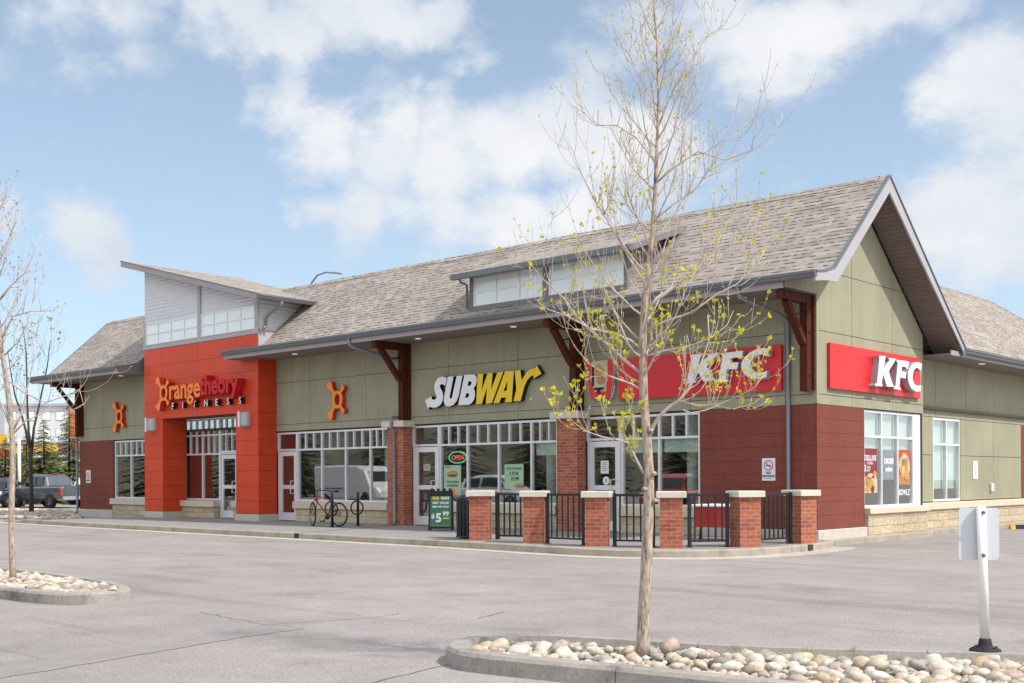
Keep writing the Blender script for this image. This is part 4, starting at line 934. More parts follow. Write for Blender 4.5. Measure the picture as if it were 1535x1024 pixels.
for ch in 'SUBWAY':
    m = MB(); letters(m, GLYPH[ch], FRONT, .028, .145, M_letw if ch in 'SUB' else M_lety, M_letb); m.build('letter', None, sg, recalc=False)
m = MB(); m.lathe([(.035, 0), (.035, .02)], (-7.87, -.045, 3.31), 10, 'y'); m.build('registered_mark', M_letw, sg)
# the long red panel over the patio
sg = world_thing('wall_sign', 'long red panel with three raised white letters on the front wall above the patio', 'sign', (-2.9, 0, 3.6))
m = MB(); m.bev(-5.04, -.74, -.13, -.028, 3.13, 4.10, .01); m.build('sign_panel', M_red, sg)
for ch in 'KFC':
    m = MB(); letters(m, [GLYPH[ch]], FRONT, .132, .15, M_letw, M_letg, .006); m.build('letter', None, sg, recalc=False)
sg = world_thing('wall_sign', 'red panel with three raised white letters on the sunlit gable end wall', 'sign', (0, 2.7, 3.6))
m = MB(); m.bev(.028, .10, .43, 5.02, 3.16, 4.12, .01); m.build('sign_panel', M_red, sg)
for ch in 'KFC':
    m = MB(); letters(m, [[(2.20 + (u + 3.1) * 1.17, 3.29 + (z - 3.39) * 1.08) for u, z in GLYPH[ch]]], GABLE, .102, .15, M_letw, M_letg, .006); m.build('letter', None, sg, recalc=False)
def blob(mb, w, cx, cz, rx, rz_, d, m_, seed=0, n=18, th=.003):
    rr = random.Random(seed); letters(mb, [[(cx + rx * math.cos(2 * math.pi * i / n) * rr.uniform(.85, 1.1), cz + rz_ * math.sin(2 * math.pi * i / n) * rr.uniform(.85, 1.1)) for i in range(n)]], w, d, th, m_, m_)
# bucket-shaped sign: red and cream bands round a plain tan panel
sg = world_thing('wall_sign', 'red and cream bucket shaped sign with a tan panel beside the long red sign', 'sign', (-5.55, 0, 3.6))
bk_ = lambda f, z: (-6.0 + (.16 * (4.1 - z) / .9) + f * (.92 - .28 * (4.1 - z) / .9), z)
def buck(f0, f1, z0=3.2, z1=4.1): return [bk_(f0, z0), bk_(f1, z0), bk_(f1, z1), bk_(f0, z1)]
m = MB(); letters(m, [buck(0, 1)], FRONT, .028, .16, M_cream, M_letg); m.build('sign_box', None, sg, recalc=False)
m = MB(); letters(m, [buck(.02, .22)], FRONT, .189, .006, M_red, M_red); letters(m, [buck(.76, .98)], FRONT, .189, .006, M_red, M_red); letters(m, [buck(.24, .74, 3.2, 3.36)], FRONT, .189, .006, M_red, M_red); m.build('red_band', None, sg, recalc=False)
m = MB(); letters(m, [[(-5.70, 3.42), (-5.42, 3.42), (-5.30, 3.62), (-5.30, 3.95), (-5.42, 4.08), (-5.70, 4.08), (-5.80, 3.95), (-5.80, 3.62)]], FRONT, .196, .005, M_cream, M_cream); blob(m, FRONT, -5.56, 3.84, .17, .17, .202, M_gold, 61); blob(m, FRONT, -5.50, 3.62, .14, .10, .206, M_bread, 62); m.build('tan_panel', None, sg, recalc=False)
m = MB()
for (u0, u1, z0, z1) in ((-5.78, -5.70, 3.50, 3.98), (-5.70, -5.42, 3.40, 3.46), (-5.62, -5.52, 3.30, 3.42)): letters(m, [[(u0, z0), (u1, z0), (u1, z1), (u0, z1)]], FRONT, .202, .004, M_dark, M_dark)
m.build('dark_print', None, sg, recalc=False)

def ring_poly(cx, cz, rx, rz_, n=28): return [(cx + rx * math.cos(2 * math.pi * i / n), cz + rz_ * math.sin(2 * math.pi * i / n)) for i in range(n)]
def splat(cx, cz, k=1.0):
    """ring with four club-shaped arms"""
    def club(ax_, az_, bx, bz, w0, w1):
        d = Vector((bx - ax_, bz - az_)); L_ = d.length; d.normalize(); p = Vector((-d.y, d.x)); pts = []
        for t, w in ((0, w0), (.45, w0 * .95), (.7, w1), (.9, w1), (1.0, w1 * .55)): pts.append((t, w))
        r_ = [Vector((ax_, az_)) + d * L_ * t + p * w for t, w in pts] + [Vector((ax_, az_)) + d * L_ * t - p * w for t, w in reversed(pts)]
        return [(cx + v.x * k, cz + v.y * k) for v in r_]
    return ([ring_poly(cx, cz, .24 * k, .26 * k), ring_poly(cx, cz, .125 * k, .165 * k)],
            [club(-.13, .16, -.42, .50, .06, .12), club(-.13, -.17, -.40, -.53, .06, .125), club(.12, .17, .28, .38, .05, .075), club(.12, -.17, .29, -.39, .05, .075)])
def emblem(label, cx, cz):
    e = world_thing('wall_emblem', label, 'emblem', (cx, 0, cz), 'orange emblems beside the tower')
    rg, cl = splat(cx, cz, 1.02)
    m = MB(); letters(m, rg, FRONT, .03, .15, M_org, M_orgd); m.build('ring', None, e, recalc=False)
    for c_ in cl: m = MB(); letters(m, [c_], FRONT, .03, .148, M_org, M_orgd); m.build('arm', None, e, recalc=False)
emblem('orange ring emblem on the olive wall right of the orange tower, above the bicycle', -15.42, 3.66)
emblem('orange ring emblem on the olive wall left of the orange tower', -28.18, 3.67)
# raised words on the tower
sg = world_thing('wall_sign', 'orange and deep red raised words with small white letters below, across the orange tower', 'sign', (-22, -.7, 4.2))
rg, cl = splat(-23.83, 4.27, 1.05)
m = MB(); letters(m, rg, TOWER, .02, .20, M_org, M_orgd); m.build('emblem_ring', None, sg, recalc=False)
for c_ in cl: m = MB(); letters(m, [c_], TOWER, .02, .198, M_org, M_orgd); m.build('emblem_arm', None, sg, recalc=False)
m = MB(); text(m, 'range', .93, TOWER, -23.47, 4.04, .02, .22, M_org, M_orgd, fat=.022, sx=.93); m.build('orange_word', None, sg, recalc=False)
m = MB(); text(m, 'theory', .86, TOWER, -21.44, 4.08, .02, .30, M_dred, M_dred, fat=.024, sx=.91); m.build('red_word', None, sg, recalc=False)
for i, ch in enumerate('FITNESS'): m = MB(); text(m, ch, .30, TOWER, -23.38 + i * .655, 3.70, .02, .16, M_letw, M_letb, fat=.004); m.build('white_letter', None, sg, recalc=False)

# wall lamps either side of the tower door
def wall_lamp(label, x, z):
    l = thing('wall_lamp', label, 'lamp', (x, TY - .004, z), 0, 'half-round lamps on the tower')
    m = MB(); n = 14
    ring = [(.26 * math.cos(math.pi * i / n), -.26 * math.sin(math.pi * i / n)) for i in range(n + 1)]
    m.prism([(p[0] * .78, p[1]) for p in ring], lambda p: (p[0], p[1], -.20), lambda p: (p[0], p[1], .20)); m.build('lamp_shade', M_lamp, l)
    m = MB(); m.box(-.05, .05, -.30, -.262, -.24, .24); m.build('front_rib', M_alu, l)
    m = MB(); m.box(-.16, .16, -.012, .001, -.23, .23); m.build('back_plate', M_lamp, l)
wall_lamp('half-round grey wall lamp on the orange tower, left of its doorway', -24.86, 3.22)
wall_lamp('half-round grey wall lamp on the orange tower, right of its doorway', -19.28, 3.20)

# small notices
def no_smoking(w, label, u0, u1, z0, z1, d=.03, words=True):
    o = P3(w, (u0 + u1) / 2, d, (z0 + z1) / 2)
    s_ = world_thing('wall_notice', label, 'notice', o)
    m = MB(); m.wbox(w, u0, u1, d - .005, d + .012, z0, z1); m.build('notice_board', M_white, s_)
    cx, cz, r_ = (u0 + u1) / 2, z1 - (u1 - u0) * .5, (u1 - u0) * .36
    m = MB(); letters(m, [ring_poly(cx, cz, r_, r_), ring_poly(cx, cz, r_ * .8, r_ * .8)], w, d + .012, .004, M_brass, M_brass)
    q = r_ * .8; letters(m, [[(cx - q * .75, cz + q * .6), (cx - q * .6, cz + q * .75), (cx + q * .75, cz - q * .6), (cx + q * .6, cz - q * .75)]], w, d + .013, .004, M_brass, M_brass); m.build('red_ring', None, s_, recalc=False)
    m = MB(); letters(m, [[(cx - q * .7, cz - .012), (cx + q * .6, cz - .012), (cx + q * .6, cz + .012), (cx - q * .7, cz + .012)]], w, d + .0125, .002, M_dark, M_dark)
    if words:
        text(m, 'NO', .075, w, cx, z0 + .14, d + .012, .003, M_dark, align='CENTER', fat=.002); text(m, 'SMOKING', .068, w, cx, z0 + .075, d + .012, .003, M_dark, align='CENTER', fat=.002)
        m.wbox(w, u0 + .05, u1 - .05, d + .012, d + .014, z0 + .045, z0 + .052)
    m.build('black_print', None, s_, recalc=False)
def P3(w, u, d, z): return (w[0][0] + u * w[1][0] + d * w[2][0], w[0][1] + u * w[1][1] + d * w[2][1], z)
no_smoking(FRONT, 'white no smoking notice on the burgundy planks beside the corner downspout', -1.255, -.94, 1.22, 1.70)
no_smoking(FRONT, 'white notice on the burgundy planks at the far left end of the building', -30.95, -30.6, 1.20, 1.69)
s_ = world_thing('wall_notice', 'tall white notice on the olive side wall right of the two-pane window', 'notice', (-.3, 9.5, 1.45))
m = MB(); m.wbox(SIDE, 9.36, 9.68, .004, .018, 1.22, 1.71); m.build('notice_board', M_white, s_)
m = MB(); letters(m, [ring_poly(9.52, 1.60, .07, .07), ring_poly(9.52, 1.60, .05, .05)], SIDE, .019, .003, M_letg, M_letg); m.wbox(SIDE, 9.50, 9.54, .019, .021, 1.32, 1.52); m.build('grey_print', None, s_, recalc=False)
s_ = world_thing('outlet_box', 'small white box on the olive side wall, lower than the tall notice', 'outlet', (-.3, 10.66, 1))
m = MB(); m.bev(-.30, -.22, 10.58, 10.74, .89, 1.10, .02); m.build('box', M_white, s_); m = MB(); m.box(-.22, -.212, 10.62, 10.70, .94, 1.05); m.build('cover', M_letw, s_)

# posters and lights in the windows
def sheet(name, label, cat, w, u0, u1, z0, z1, d, m_):
    s_ = world_thing(name, label, cat, P3(w, (u0 + u1) / 2, d, (z0 + z1) / 2))
    m = MB(); m.wbox(w, u0, u1, d - .004, d, z0, z1); m.build('sheet', m_, s_); return s_
def printed(s_, fn, name='print'):
    m = MB(); fn(m); m.build(name, None, s_, recalc=False)
GW = -.052                                                           # behind the panes
s_ = sheet('window_poster', 'pale green poster with a sandwich picture in the window beside the open sign', 'poster', FRONT, -11.13, -10.48, .86, 1.66, GW, M_mint)
def f1(m):
    blob(m, FRONT, -10.80, 1.42, .22, .10, GW, M_bread, 1); blob(m, FRONT, -10.80, 1.45, .19, .05, GW + .003, M_gold, 2); blob(m, FRONT, -10.80, 1.38, .2, .025, GW + .004, M_text_g, 3)
    text(m, 'FRESH', .07, FRONT, -11.07, 1.58, GW, .003, M_text_g); text(m, 'FOOTLONG', .085, FRONT, -10.80, 1.18, GW, .003, M_text_g, align='CENTER', fat=.003); text(m, 'IN SEASON', .085, FRONT, -10.80, 1.08, GW, .003, M_text_g, align='CENTER', fat=.003)
    blob(m, FRONT, -10.75, .93, .06, .12, GW, M_org, 4)
printed(s_, f1)
s_ = sheet('window_poster', 'pale green poster with lines of dark print, right of the sandwich poster', 'poster', FRONT, -8.88, -8.22, 1.02, 1.66, GW, M_mint)
def f2(m):
    text(m, 'FOOTLONGS', .085, FRONT, -8.55, 1.52, GW, .003, M_text_g, align='CENTER', fat=.003); text(m, '2 FOR', .12, FRONT, -8.55, 1.38, GW, .003, M_text_g, align='CENTER', fat=.004); text(m, '10.99', .13, FRONT, -8.52, 1.24, GW, .003, M_text_g, align='CENTER', fat=.005); blob(m, FRONT, -8.36, 1.10, .16, .06, GW, M_bread, 7)
printed(s_, f2)
s_ = world_thing('open_sign', 'lit oval sign with a green ring and red OPEN letters in the window', 'sign', (-10.65, .15, 1.86))
m = MB(); letters(m, [ring_poly(-10.65, 1.87, .37, .19)], FRONT, -.13, .02, M_roomd, M_roomd); m.build('back_board', None, s_, recalc=False)
m = MB(); letters(m, [ring_poly(-10.65, 1.87, .345, .165), ring_poly(-10.65, 1.87, .32, .142)], FRONT, -.108, .016, M_neon_g, M_neon_g); m.build('green_ring', None, s_, recalc=False)
m = MB(); text(m, 'OPEN', .185, FRONT, -10.65, 1.805, -.108, .014, M_neon_r, align='CENTER', fat=-.002, sx=.98); 
for v in range(len(m.v)): pass
m.build('red_letters', None, s_, recalc=False)
s_ = sheet('door_notice', 'white opening-hours card on the glass door behind the patio', 'notice', FRONT, -5.70, -5.46, 1.40, 1.71, -.034, M_white)
def f3(m):
    for i in range(5): m.wbox(FRONT, -5.66, -5.50, -.034, -.032, 1.65 - i * .045, 1.662 - i * .045)
    m.mat(M_dark)
m = MB(); m.mat(M_dark); f3(m); m.build('print', None, s_, recalc=False)
s_ = world_thing('door_sticker', 'round pale blue sticker below the hours card on the patio door', 'sticker', (-5.55, .03, 1.23))
m = MB(); letters(m, [ring_poly(-5.54, 1.23, .10, .10)], FRONT, -.037, .003, M_frost, M_frost); m.build('disc', None, s_, recalc=False)
m = MB(); letters(m, [ring_poly(-5.54, 1.23, .035, .05)], FRONT, -.0335, .003, M_lamp, M_lamp); m.build('print', None, s_, recalc=False)
s_ = sheet('door_notice', 'white card on the glass door beside the sandwich board', 'notice', FRONT, -11.92, -11.66, 1.52, 1.70, -.034, M_cream)
m = MB(); m.mat(M_dark)
for i in range(3): m.wbox(FRONT, -11.89, -11.69, -.034, -.032, 1.65 - i * .045, 1.662 - i * .045)
m.build('print', None, s_, recalc=False)
G2 = -.05
s_ = sheet('window_poster', 'deep red food poster with white lettering in the left pane of the gable window', 'poster', GABLE, 2.28, 2.98, .92, 1.93, G2, M_poster_r)
def f4(m):
    text(m, 'DELUXE', .17, GABLE, 2.63, 1.66, G2, .003, M_letw, align='CENTER', fat=.003, sx=.95); text(m, 'COMBO', .09, GABLE, 2.60, 1.57, G2, .003, M_letw, align='CENTER')
    text(m, '2', .2, GABLE, 2.31, 1.42, G2, .003, M_letw, fat=.004); text(m, 'PIECE', .08, GABLE, 2.44, 1.48, G2, .003, M_letw); text(m, 'BOX', .08, GABLE, 2.44, 1.41, G2, .003, M_letw)
    letters(m, [[(2.29, .93), (2.97, .93), (2.97, 1.24), (2.29, 1.3)]], GABLE, G2, .002, M_cream, M_cream)
    for i, (y, z, a, b, mm) in enumerate(((2.52, 1.24, .16, .11, M_bread), (2.66, 1.14, .14, .09, M_gold), (2.84, 1.36, .10, .07, M_org), (2.5, 1.03, .15, .07, M_gold), (2.72, 1.01, .09, .08, M_poster_r), (2.85, 1.18, .09, .13, M_cream), (2.45, 1.14, .08, .06, M_bread), (2.60, 1.33, .12, .05, M_cream))): blob(m, GABLE, y, z, a, b, G2 + .002 + .001 * i, mm, 10 + i)
printed(s_, f4)
s_ = world_thing('window_sticker', 'two rows of white lettering stuck on the middle pane of the gable window', 'sticker', (0, 3.6, 1.6))
def f5(m):
    text(m, 'ORDER', .16, GABLE, 3.57, 1.60, G2, .003, M_letw, align='CENTER', fat=.008); text(m, 'online', .15, GABLE, 3.57, 1.42, G2, .003, M_letw, align='CENTER', fat=.006)
printed(s_, f5)
s_ = sheet('window_poster', 'orange poster with a bowl of food in the right pane of the gable window', 'poster', GABLE, 4.08, 4.76, 1.10, 1.93, G2, M_poster_o)
def f6(m):
    letters(m, [[(4.09, 1.11), (4.75, 1.11), (4.75, 1.28), (4.09, 1.33)]], GABLE, G2, .001, M_bread, M_bread)
    for i, (y, z, a, b, mm) in enumerate(((4.44, 1.56, .30, .28, M_cream), (4.40, 1.52, .2, .2, M_gold), (4.52, 1.62, .10, .12, M_bread), (4.36, 1.64, .09, .08, M_budg), (4.50, 1.46, .12, .09, M_org), (4.36, 1.44, .07, .1, M_cream), (4.55, 1.3, .15, .08, M_gold))): blob(m, GABLE, y, z, a, b, G2 + .002 + .001 * i, mm, 30 + i)
printed(s_, f6)
s_ = world_thing('window_sticker', 'white lettering stuck on the glass below the orange bowl poster', 'sticker', (0, 4.4, 1.0))
printed(s_, lambda m: text(m, 'BOWLZ', .19, GABLE, 4.42, .86, G2, .003, M_letw, align='CENTER', fat=.004, sx=.9))

# ------------------------------------------------------------------ patio
def pier(label, x, y, ang, wd=.42, h=.925):
    p = thing('brick_pier', label, 'pier', (x, y, 0), ang, 'brick piers round the patio')
    m = MB(); m.box(-wd / 2, wd / 2, -wd / 2, wd / 2, -.05, h); m.build('brick_shaft', M_brick, p)
    m = MB(); q = wd / 2 + .065; m.bev(-q, q, -q, q, h + .001, h + .115, .012); m.build('cap', M_cap, p)
PIERS = [(-5.36, -4.50, R(36)), (-3.79, -4.56, R(33)), (-2.12, -4.66, R(30)), (-.72, -4.24, R(35)), (.18, -3.13, R(58)), (.40, -1.41, R(74))]
for (x, y, a), lb in zip(PIERS, ('brick patio pier beside the black litter bin', 'brick patio pier at the open side of the gate', 'brick patio pier in front of the patio door, paler brick than the rest',
                                 'brick patio pier just right of the foreground tree trunk', 'brick patio pier in front of the red table', 'brick patio pier at the building corner by the downspout')): pier(lb, x, y, a)
def railing(a, b, label, nb=6):
    a, b = Vector((*a, 0)), Vector((*b, 0)); d = b - a; L_ = d.length; ang = math.atan2(d.y, d.x)
    r_ = thing('railing', label, 'railing', a, ang, 'black railings between the patio piers')
    for x in (.03, L_ - .03):
        m = MB(); m.box(x - .03, x + .03, -.03, .03, 0, 1.0); m.box(x - .055, x + .055, -.05, .05, 0, .012); m.build('post', M_black, r_)
    m = MB(); m.box(.06, L_ - .06, -.022, .022, .945, .99); m.build('top_rail', M_black, r_)
    m = MB(); m.box(.06, L_ - .06, -.018, .018, .095, .13); m.build('bottom_rail', M_black, r_)
    for i in range(1, nb + 1):
        x = L_ * i / (nb + 1); m = MB(); m.box(x - .013, x + .013, -.012, .012, .13, .945); m.build('baluster', M_black, r_)
def between(i, j, g0=.32, g1=.32):
    a, b = Vector(PIERS[i][:2]), Vector(PIERS[j][:2]); d = (b - a).normalized(); return a + d * g0, b - d * g1
railing(*between(1, 2), 'black metal railing left of the paler brick pier', 6)
railing(*between(2, 3), 'black metal railing behind the foreground tree trunk', 5)
railing(*between(3, 4), 'black metal railing in front of the red table', 5)
railing(*between(4, 5), 'black metal railing nearest the building corner', 7)
gt = thing('patio_gate', 'black metal patio gate standing ajar between two brick piers', 'gate', (-5.04, -4.36, 0), R(14))
for x in (.03, 1.0): m = MB(); m.box(x - .035, x + .035, -.035, .035, .02, 1.0); m.build('post', M_black, gt)
m = MB(); m.box(.065, .965, -.022, .022, .94, .985); m.build('top_rail', M_black, gt)
m = MB(); m.box(.065, .965, -.02, .02, .08, .12); m.build('bottom_rail', M_black, gt)
for i in range(6): x = .065 + .9 * (i + 1) / 7; m = MB(); m.box(x - .014, x + .014, -.014, .014, .12, .94); m.build('baluster', M_black, gt)

# litter bin
lb_ = thing('litter_bin', 'black slatted litter bin beside the first brick pier', 'bin', (-6.08, -4.12, 0))
m = MB(); m.lathe([(.22, .02), (.235, .1), (.26, .82), (.20, .82)], n=20); m.build('liner', M_black, lb_)
m = MB()
for i in range(20):
    t = 2 * math.pi * i / 20; c_, s__ = math.cos(t), math.sin(t)
    m.obox((.262 * c_, .262 * s__, .44), (-s__, c_, 0), (c_, s__, 0), (0, 0, 1), .028, .008, .40)
m.build('slats', M_black, lb_)
m = MB(); m.torus((0, 0, .87), (0, 0, 1), .27, .022, 24, 6); m.torus((0, 0, .04), (0, 0, 1), .27, .016, 24, 6); m.build('rim', M_black, lb_)

# red patio table
tb_ = thing('patio_table', 'red patio table with a white edged top standing behind the railing', 'table', (-1.45, -1.25, 0), R(0))
m = MB(); m.bev(-.55, .55, -.42, .42, .69, .735, .015); m.build('tabletop', M_letw, tb_)
m = MB(); m.box(-.50, .50, -.36, -.32, .26, .685); m.build('red_apron', M_carr, tb_)
for x in (-.4, .4):
    for y in (-.3, .3): m = MB(); m.tube([(x, y, 0), (x * .9, y * .9, .69)], .022, 8); m.build('leg', M_black, tb_)

# sandwich board
sb_ = thing('sandwich_board', 'green sandwich board with a price in a black frame beside the glass door', 'sign', (-9.36, -1.78, 0), R(41.5))
def lean(w=0): return ((0, 0), (1, 0), (0, -1))
def slab(mb, x0, x1, z0, z1, d0, d1, sgn=1):
    # panels lean back: depth grows with height
    f = lambda z, d: -sgn * (.24 - .21 * z / 1.02) - sgn * d
    mb.hexa([(x0, f(z0, d0), z0), (x1, f(z0, d0), z0), (x1, f(z0, d1), z0), (x0, f(z0, d1), z0), (x0, f(z1, d0), z1), (x1, f(z1, d0), z1), (x1, f(z1, d1), z1), (x0, f(z1, d1), z1)])
m = MB()
for sgn in (1, -1):
    slab(m, -.30, -.265, 0, 1.0, 0, .035, sgn); slab(m, .265, .30, 0, 1.0, 0, .035, sgn); slab(m, -.265, .265, .05, .10, .002, .033, sgn); slab(m, -.265, .265, .86, .99, .002, .033, sgn)
for x in (-.22, -.07, .08, .23): m.box(x - .035, x + .035, -.035, .035, .985, 1.05)
m.build('frame', M_rubber, sb_)
m = MB(); slab(m, -.265, .265, .10, .86, .012, .022, 1); slab(m, -.265, .265, .10, .86, .012, .022, -1); m.build('poster', M_green, sb_)
def on_board(name, fn):
    m = MB(); fn(m)
    m.v = [(x, -(.24 - .21 * z / 1.02) - .024 + y, z) for x, y, z in m.v]
    m.build(name, None, sb_, recalc=False)
def bt(m, s__, size, z, mm, x=0, fat=.003, align='CENTER'): text(m, s__, size, FRONT, x, z, 0, .003, mm, align=align, fat=fat)
on_board('heading', lambda m: (bt(m, 'SUB', .095, .775, M_lety, -.21, .005, 'LEFT'), bt(m, 'WAY', .095, .775, M_letw, .0, .005, 'LEFT')))
on_board('upper_line', lambda m: bt(m, 'BEST VALUE', .075, .665, M_letw)); on_board('lower_line', lambda m: bt(m, 'SIDE OR COLA', .062, .575, M_letw))
on_board('price', lambda m: (bt(m, '5', .30, .22, M_letw, -.05, .012), bt(m, '$', .15, .31, M_letw, -.19, .006), bt(m, '99', .15, .37, M_letw, .13, .006)))
m = MB(); slab(m, .06, .21, .29, .325, .022, .025); m.build('yellow_bar', M_lety, sb_); m = MB(); slab(m, -.24, .22, .125, .135, .022, .025); m.build('gold_line', M_gold, sb_)

# bicycle and ring racks
def bicycle():
    b = thing('bicycle', 'red city bicycle locked to a black ring stand in front of the stone sill', 'bicycle', (-13.08, -2.02, 0), R(184))
    wr = .335; wb = 1.06
    def wheel(name, x, steer, nm='wheel'):
        w = bpy.data.objects.new('wheel', None)
        m = MB(); d = Vector((math.cos(steer), math.sin(steer), 0)); axl = Vector((-d.y, d.x, 0))
        m.torus((x, 0, wr), axl, wr - .022, .022, 30, 6); wo = m.build('wheel', M_rubber, b)
        m = MB(); m.torus((x, 0, wr), axl, wr - .055, .010, 30, 5); m.build('rim', M_steel, wo)
        m = MB()
        for k_ in range(16):
            t = 2 * math.pi * k_ / 16; m.tube([Vector((x, 0, wr)) + axl * (.03 if k_ % 2 else -.03), Vector((x, 0, wr)) + (d * math.cos(t) + Vector((0, 0, 1)) * math.sin(t)) * (wr - .05)], .0022, 3)
        m.tube([Vector((x, 0, wr)) - axl * .05, Vector((x, 0, wr)) + axl * .05], .022, 8); m.build('spokes', M_steel, wo)
    st = R(-28)
    wheel('rear', 0, 0); wheel('front', wb, st)
    m = MB(); hd0, hd1 = Vector((wb - .13, 0, .72)), Vector((wb - .18, 0, .90)); bbk = Vector((.43, 0, .28)); seat = Vector((.27, 0, .80))
    m.tube([bbk, seat], .017, 8); m.tube([seat + Vector((.03, 0, -.1)), hd1 + Vector((.01, 0, -.05))], .017, 8); m.tube([bbk, hd0], .021, 8); m.tube([hd0, hd1], .022, 8)
    for s__ in (-.06, .06): m.tube([(0, s__, wr), (.25, s__ * .4, .70)], .010, 6); m.tube([(0, s__, wr), bbk + Vector((0, s__ * .5, 0))], .010, 6)
    m.build('frame', M_bikered, b)
    m = MB(); d = Vector((math.cos(st), math.sin(st), 0)); ax2 = Vector((-d.y, d.x, 0))
    for s__ in (-1, 1): m.tube([hd0 + ax2 * .05 * s__, Vector((wb, 0, wr)) + ax2 * .05 * s__], .013, 6)
    m.tube([hd0 - ax2 * .06, hd0 + ax2 * .06], .016, 6); m.build('fork', M_bikered, b)
    m = MB(); hb = hd1 + Vector((.0, 0, .09)); m.tube([hd1, hb, hb + d * .07], .014, 6)
    c0 = hb + d * .07; m.tube([c0 + ax2 * .31 + d * -.10, c0 + ax2 * .28 + d * .02, c0, c0 - ax2 * .28 + d * .02, c0 - ax2 * .31 + d * -.10], .013, 6)
    for s__ in (-1, 1): m.tube([c0 + ax2 * .31 * s__ - d * .10, c0 + ax2 * .31 * s__ - d * .22 - Vector((0, 0, .03))], .018, 6)
    m.build('handlebar', M_black, b)
    m = MB(); m.tube([seat, seat + Vector((-.03, 0, .12))], .014, 6); sp = seat + Vector((-.05, 0, .14))
    m.loft([[sp + Vector((-.13, y, z)) for y, z in ((-.085, 0), (.085, 0), (.07, .05), (-.07, .05))], [sp + Vector((0, y, z)) for y, z in ((-.06, 0), (.06, 0), (.05, .045), (-.05, .045))], [sp + Vector((.16, y, z)) for y, z in ((-.018, 0), (.018, 0), (.014, .035), (-.014, .035))]])
    m.build('saddle', M_black, b)
    m = MB(); m.lathe([(.09, -.03), (.09, -.024)], bbk + Vector((0, .06, 0)), 18, 'y'); m.bar(bbk + Vector((0, .06, 0)), bbk + Vector((.12, .07, -.13)), .022); m.bar(bbk + Vector((0, -.06, 0)), bbk + Vector((-.12, -.07, .13)), .022)
    m.box(bbk.x + .07, bbk.x + .17, .07, .16, bbk.z - .145, bbk.z - .12); m.box(bbk.x - .17, bbk.x - .07, -.16, -.07, bbk.z + .12, bbk.z + .145); m.build('crank', M_black, b)
bicycle()
def ring_stand(label, x, y):
    s_ = thing('bike_stand', label, 'bike stand', (x, y, 0), R(20), 'black ring bike stands')
    m = MB(); m.tube([(0, 0, 0), (0, 0, .90), (0, 0, .94)], [.038, .038, .02], 10); m.build('post', M_black, s_)
    m = MB(); m.torus((.0, -.05, .50), (0, 1, 0), .19, .022, 26, 8); m.build('ring', M_black, s_)
    m = MB(); m.lathe([(.09, 0), (.09, .012)], n=14); m.build('foot_plate', M_black, s_)
ring_stand('black ring bike stand in front of the bicycle rear wheel', -13.13, -2.22)
ring_stand('free-standing black ring bike stand right of the bicycle', -13.30, -1.18)
# striped wheel stop by the side wall
ws = thing('wheel_stop', 'yellow and black striped wheel stop on the asphalt beside the side wall', 'wheel stop', (1.05, 10.9, -.14), R(43))
m = MB(); m.prism([(-.09, 0), (.09, 0), (.06, .11), (-.06, .11)], lambda p: (-.95, p[0], p[1]), lambda p: (.95, p[0], p[1])); m.build('block', M_pyel, ws)
m = MB()
for i in range(4):
    x = -.82 + i * .48; m.prism([(-.094, .0), (.094, .0), (.063, .114), (-.063, .114)], lambda p: (x, p[0], p[1]), lambda p: (x + .26, p[0], p[1]))
m.build('black_stripe', M_rubber, ws)

# ------------------------------------------------------------------ islands
RG, FW = right, fwd
CAMP = Vector((11.4646, -21.9414, 1.28))
def at(px, depth, z=0.0):
    """ground place seen at that column, that far away"""
    p = CAMP + FW * depth + RG * ((px - 767.5) / 1726.72 * depth); return Vector((p.x, p.y, z))
def island(name, outline, z1=0.0):
    ol_ = smooth_line(outline + [outline[0]], 2)[:-1]
    a = sum(ol_[i][0] * ol_[(i + 1) % len(ol_)][1] - ol_[(i + 1) % len(ol_)][0] * ol_[i][1] for i in range(len(ol_)))
    if a < 0: ol_.reverse()
    m = MB(); ring = subdiv(ol_ + [ol_[0]], .10)[:-1]
    acc = 0; run = [ring[0]]; total = []
    n = len(ring); i = 0
    pts = ring + [ring[0]]
    for i in range(n):
        run.append(pts[i + 1]); acc += math.dist(pts[i], pts[i + 1])
        if acc > 1.55 or i == n - 1:
            strip(m, run, [(0, -.2), (.010, -.03), (.030, z1 - .004), (.045, z1), (.150, z1), (.165, -.06), (.165, -.2)])
            p, q = pts[i + 1], pts[(i + 2) % len(pts)]; d = max(1e-6, math.dist(p, q)); t = .007 / d
            run = [(p[0] + (q[0] - p[0]) * t, p[1] + (q[1] - p[1]) * t)]; acc = 0
    structure(m.build(name, M_kerbi), None)
    return ol_, offset_line(ol_, .175, True)
def inside(p, poly):
    r_ = False
    for i in range(len(poly)):
        a, b = poly[i], poly[i - 1]
        if (a[1] > p[1]) != (b[1] > p[1]) and p[0] < (b[0] - a[0]) * (p[1] - a[1]) / (b[1] - a[1]) + a[0]: r_ = not r_
    return r_
ISL1 = [(5.07, -15.72), (4.90, -15.52), (4.83, -15.30), (4.87, -15.08), (5.05, -14.84), (5.39, -14.62), (6.05, -14.43), (6.75, -14.21), (7.6, -13.75), (8.55, -13.20), (9.8, -12.5), (12.5, -11.2), (14, -12.5), (14, -14.8),
        (10.5, -15.3), (7.9, -15.53), (7.55, -15.58), (6.75, -15.69), (6.22, -15.80), (5.63, -15.90), (5.35, -15.89)]
ISL2 = [(-.95, -15.15), (-1.05, -14.92), (-1.35, -14.74), (-1.76, -14.60), (-2.4, -14.48), (-3.24, -14.40), (-4.44, -14.38), (-6.0, -14.4), (-11, -14.5), (-11, -15.9), (-6, -15.9), (-2.61, -15.85), (-1.85, -15.84), (-1.37, -15.76), (-1.03, -15.56)]
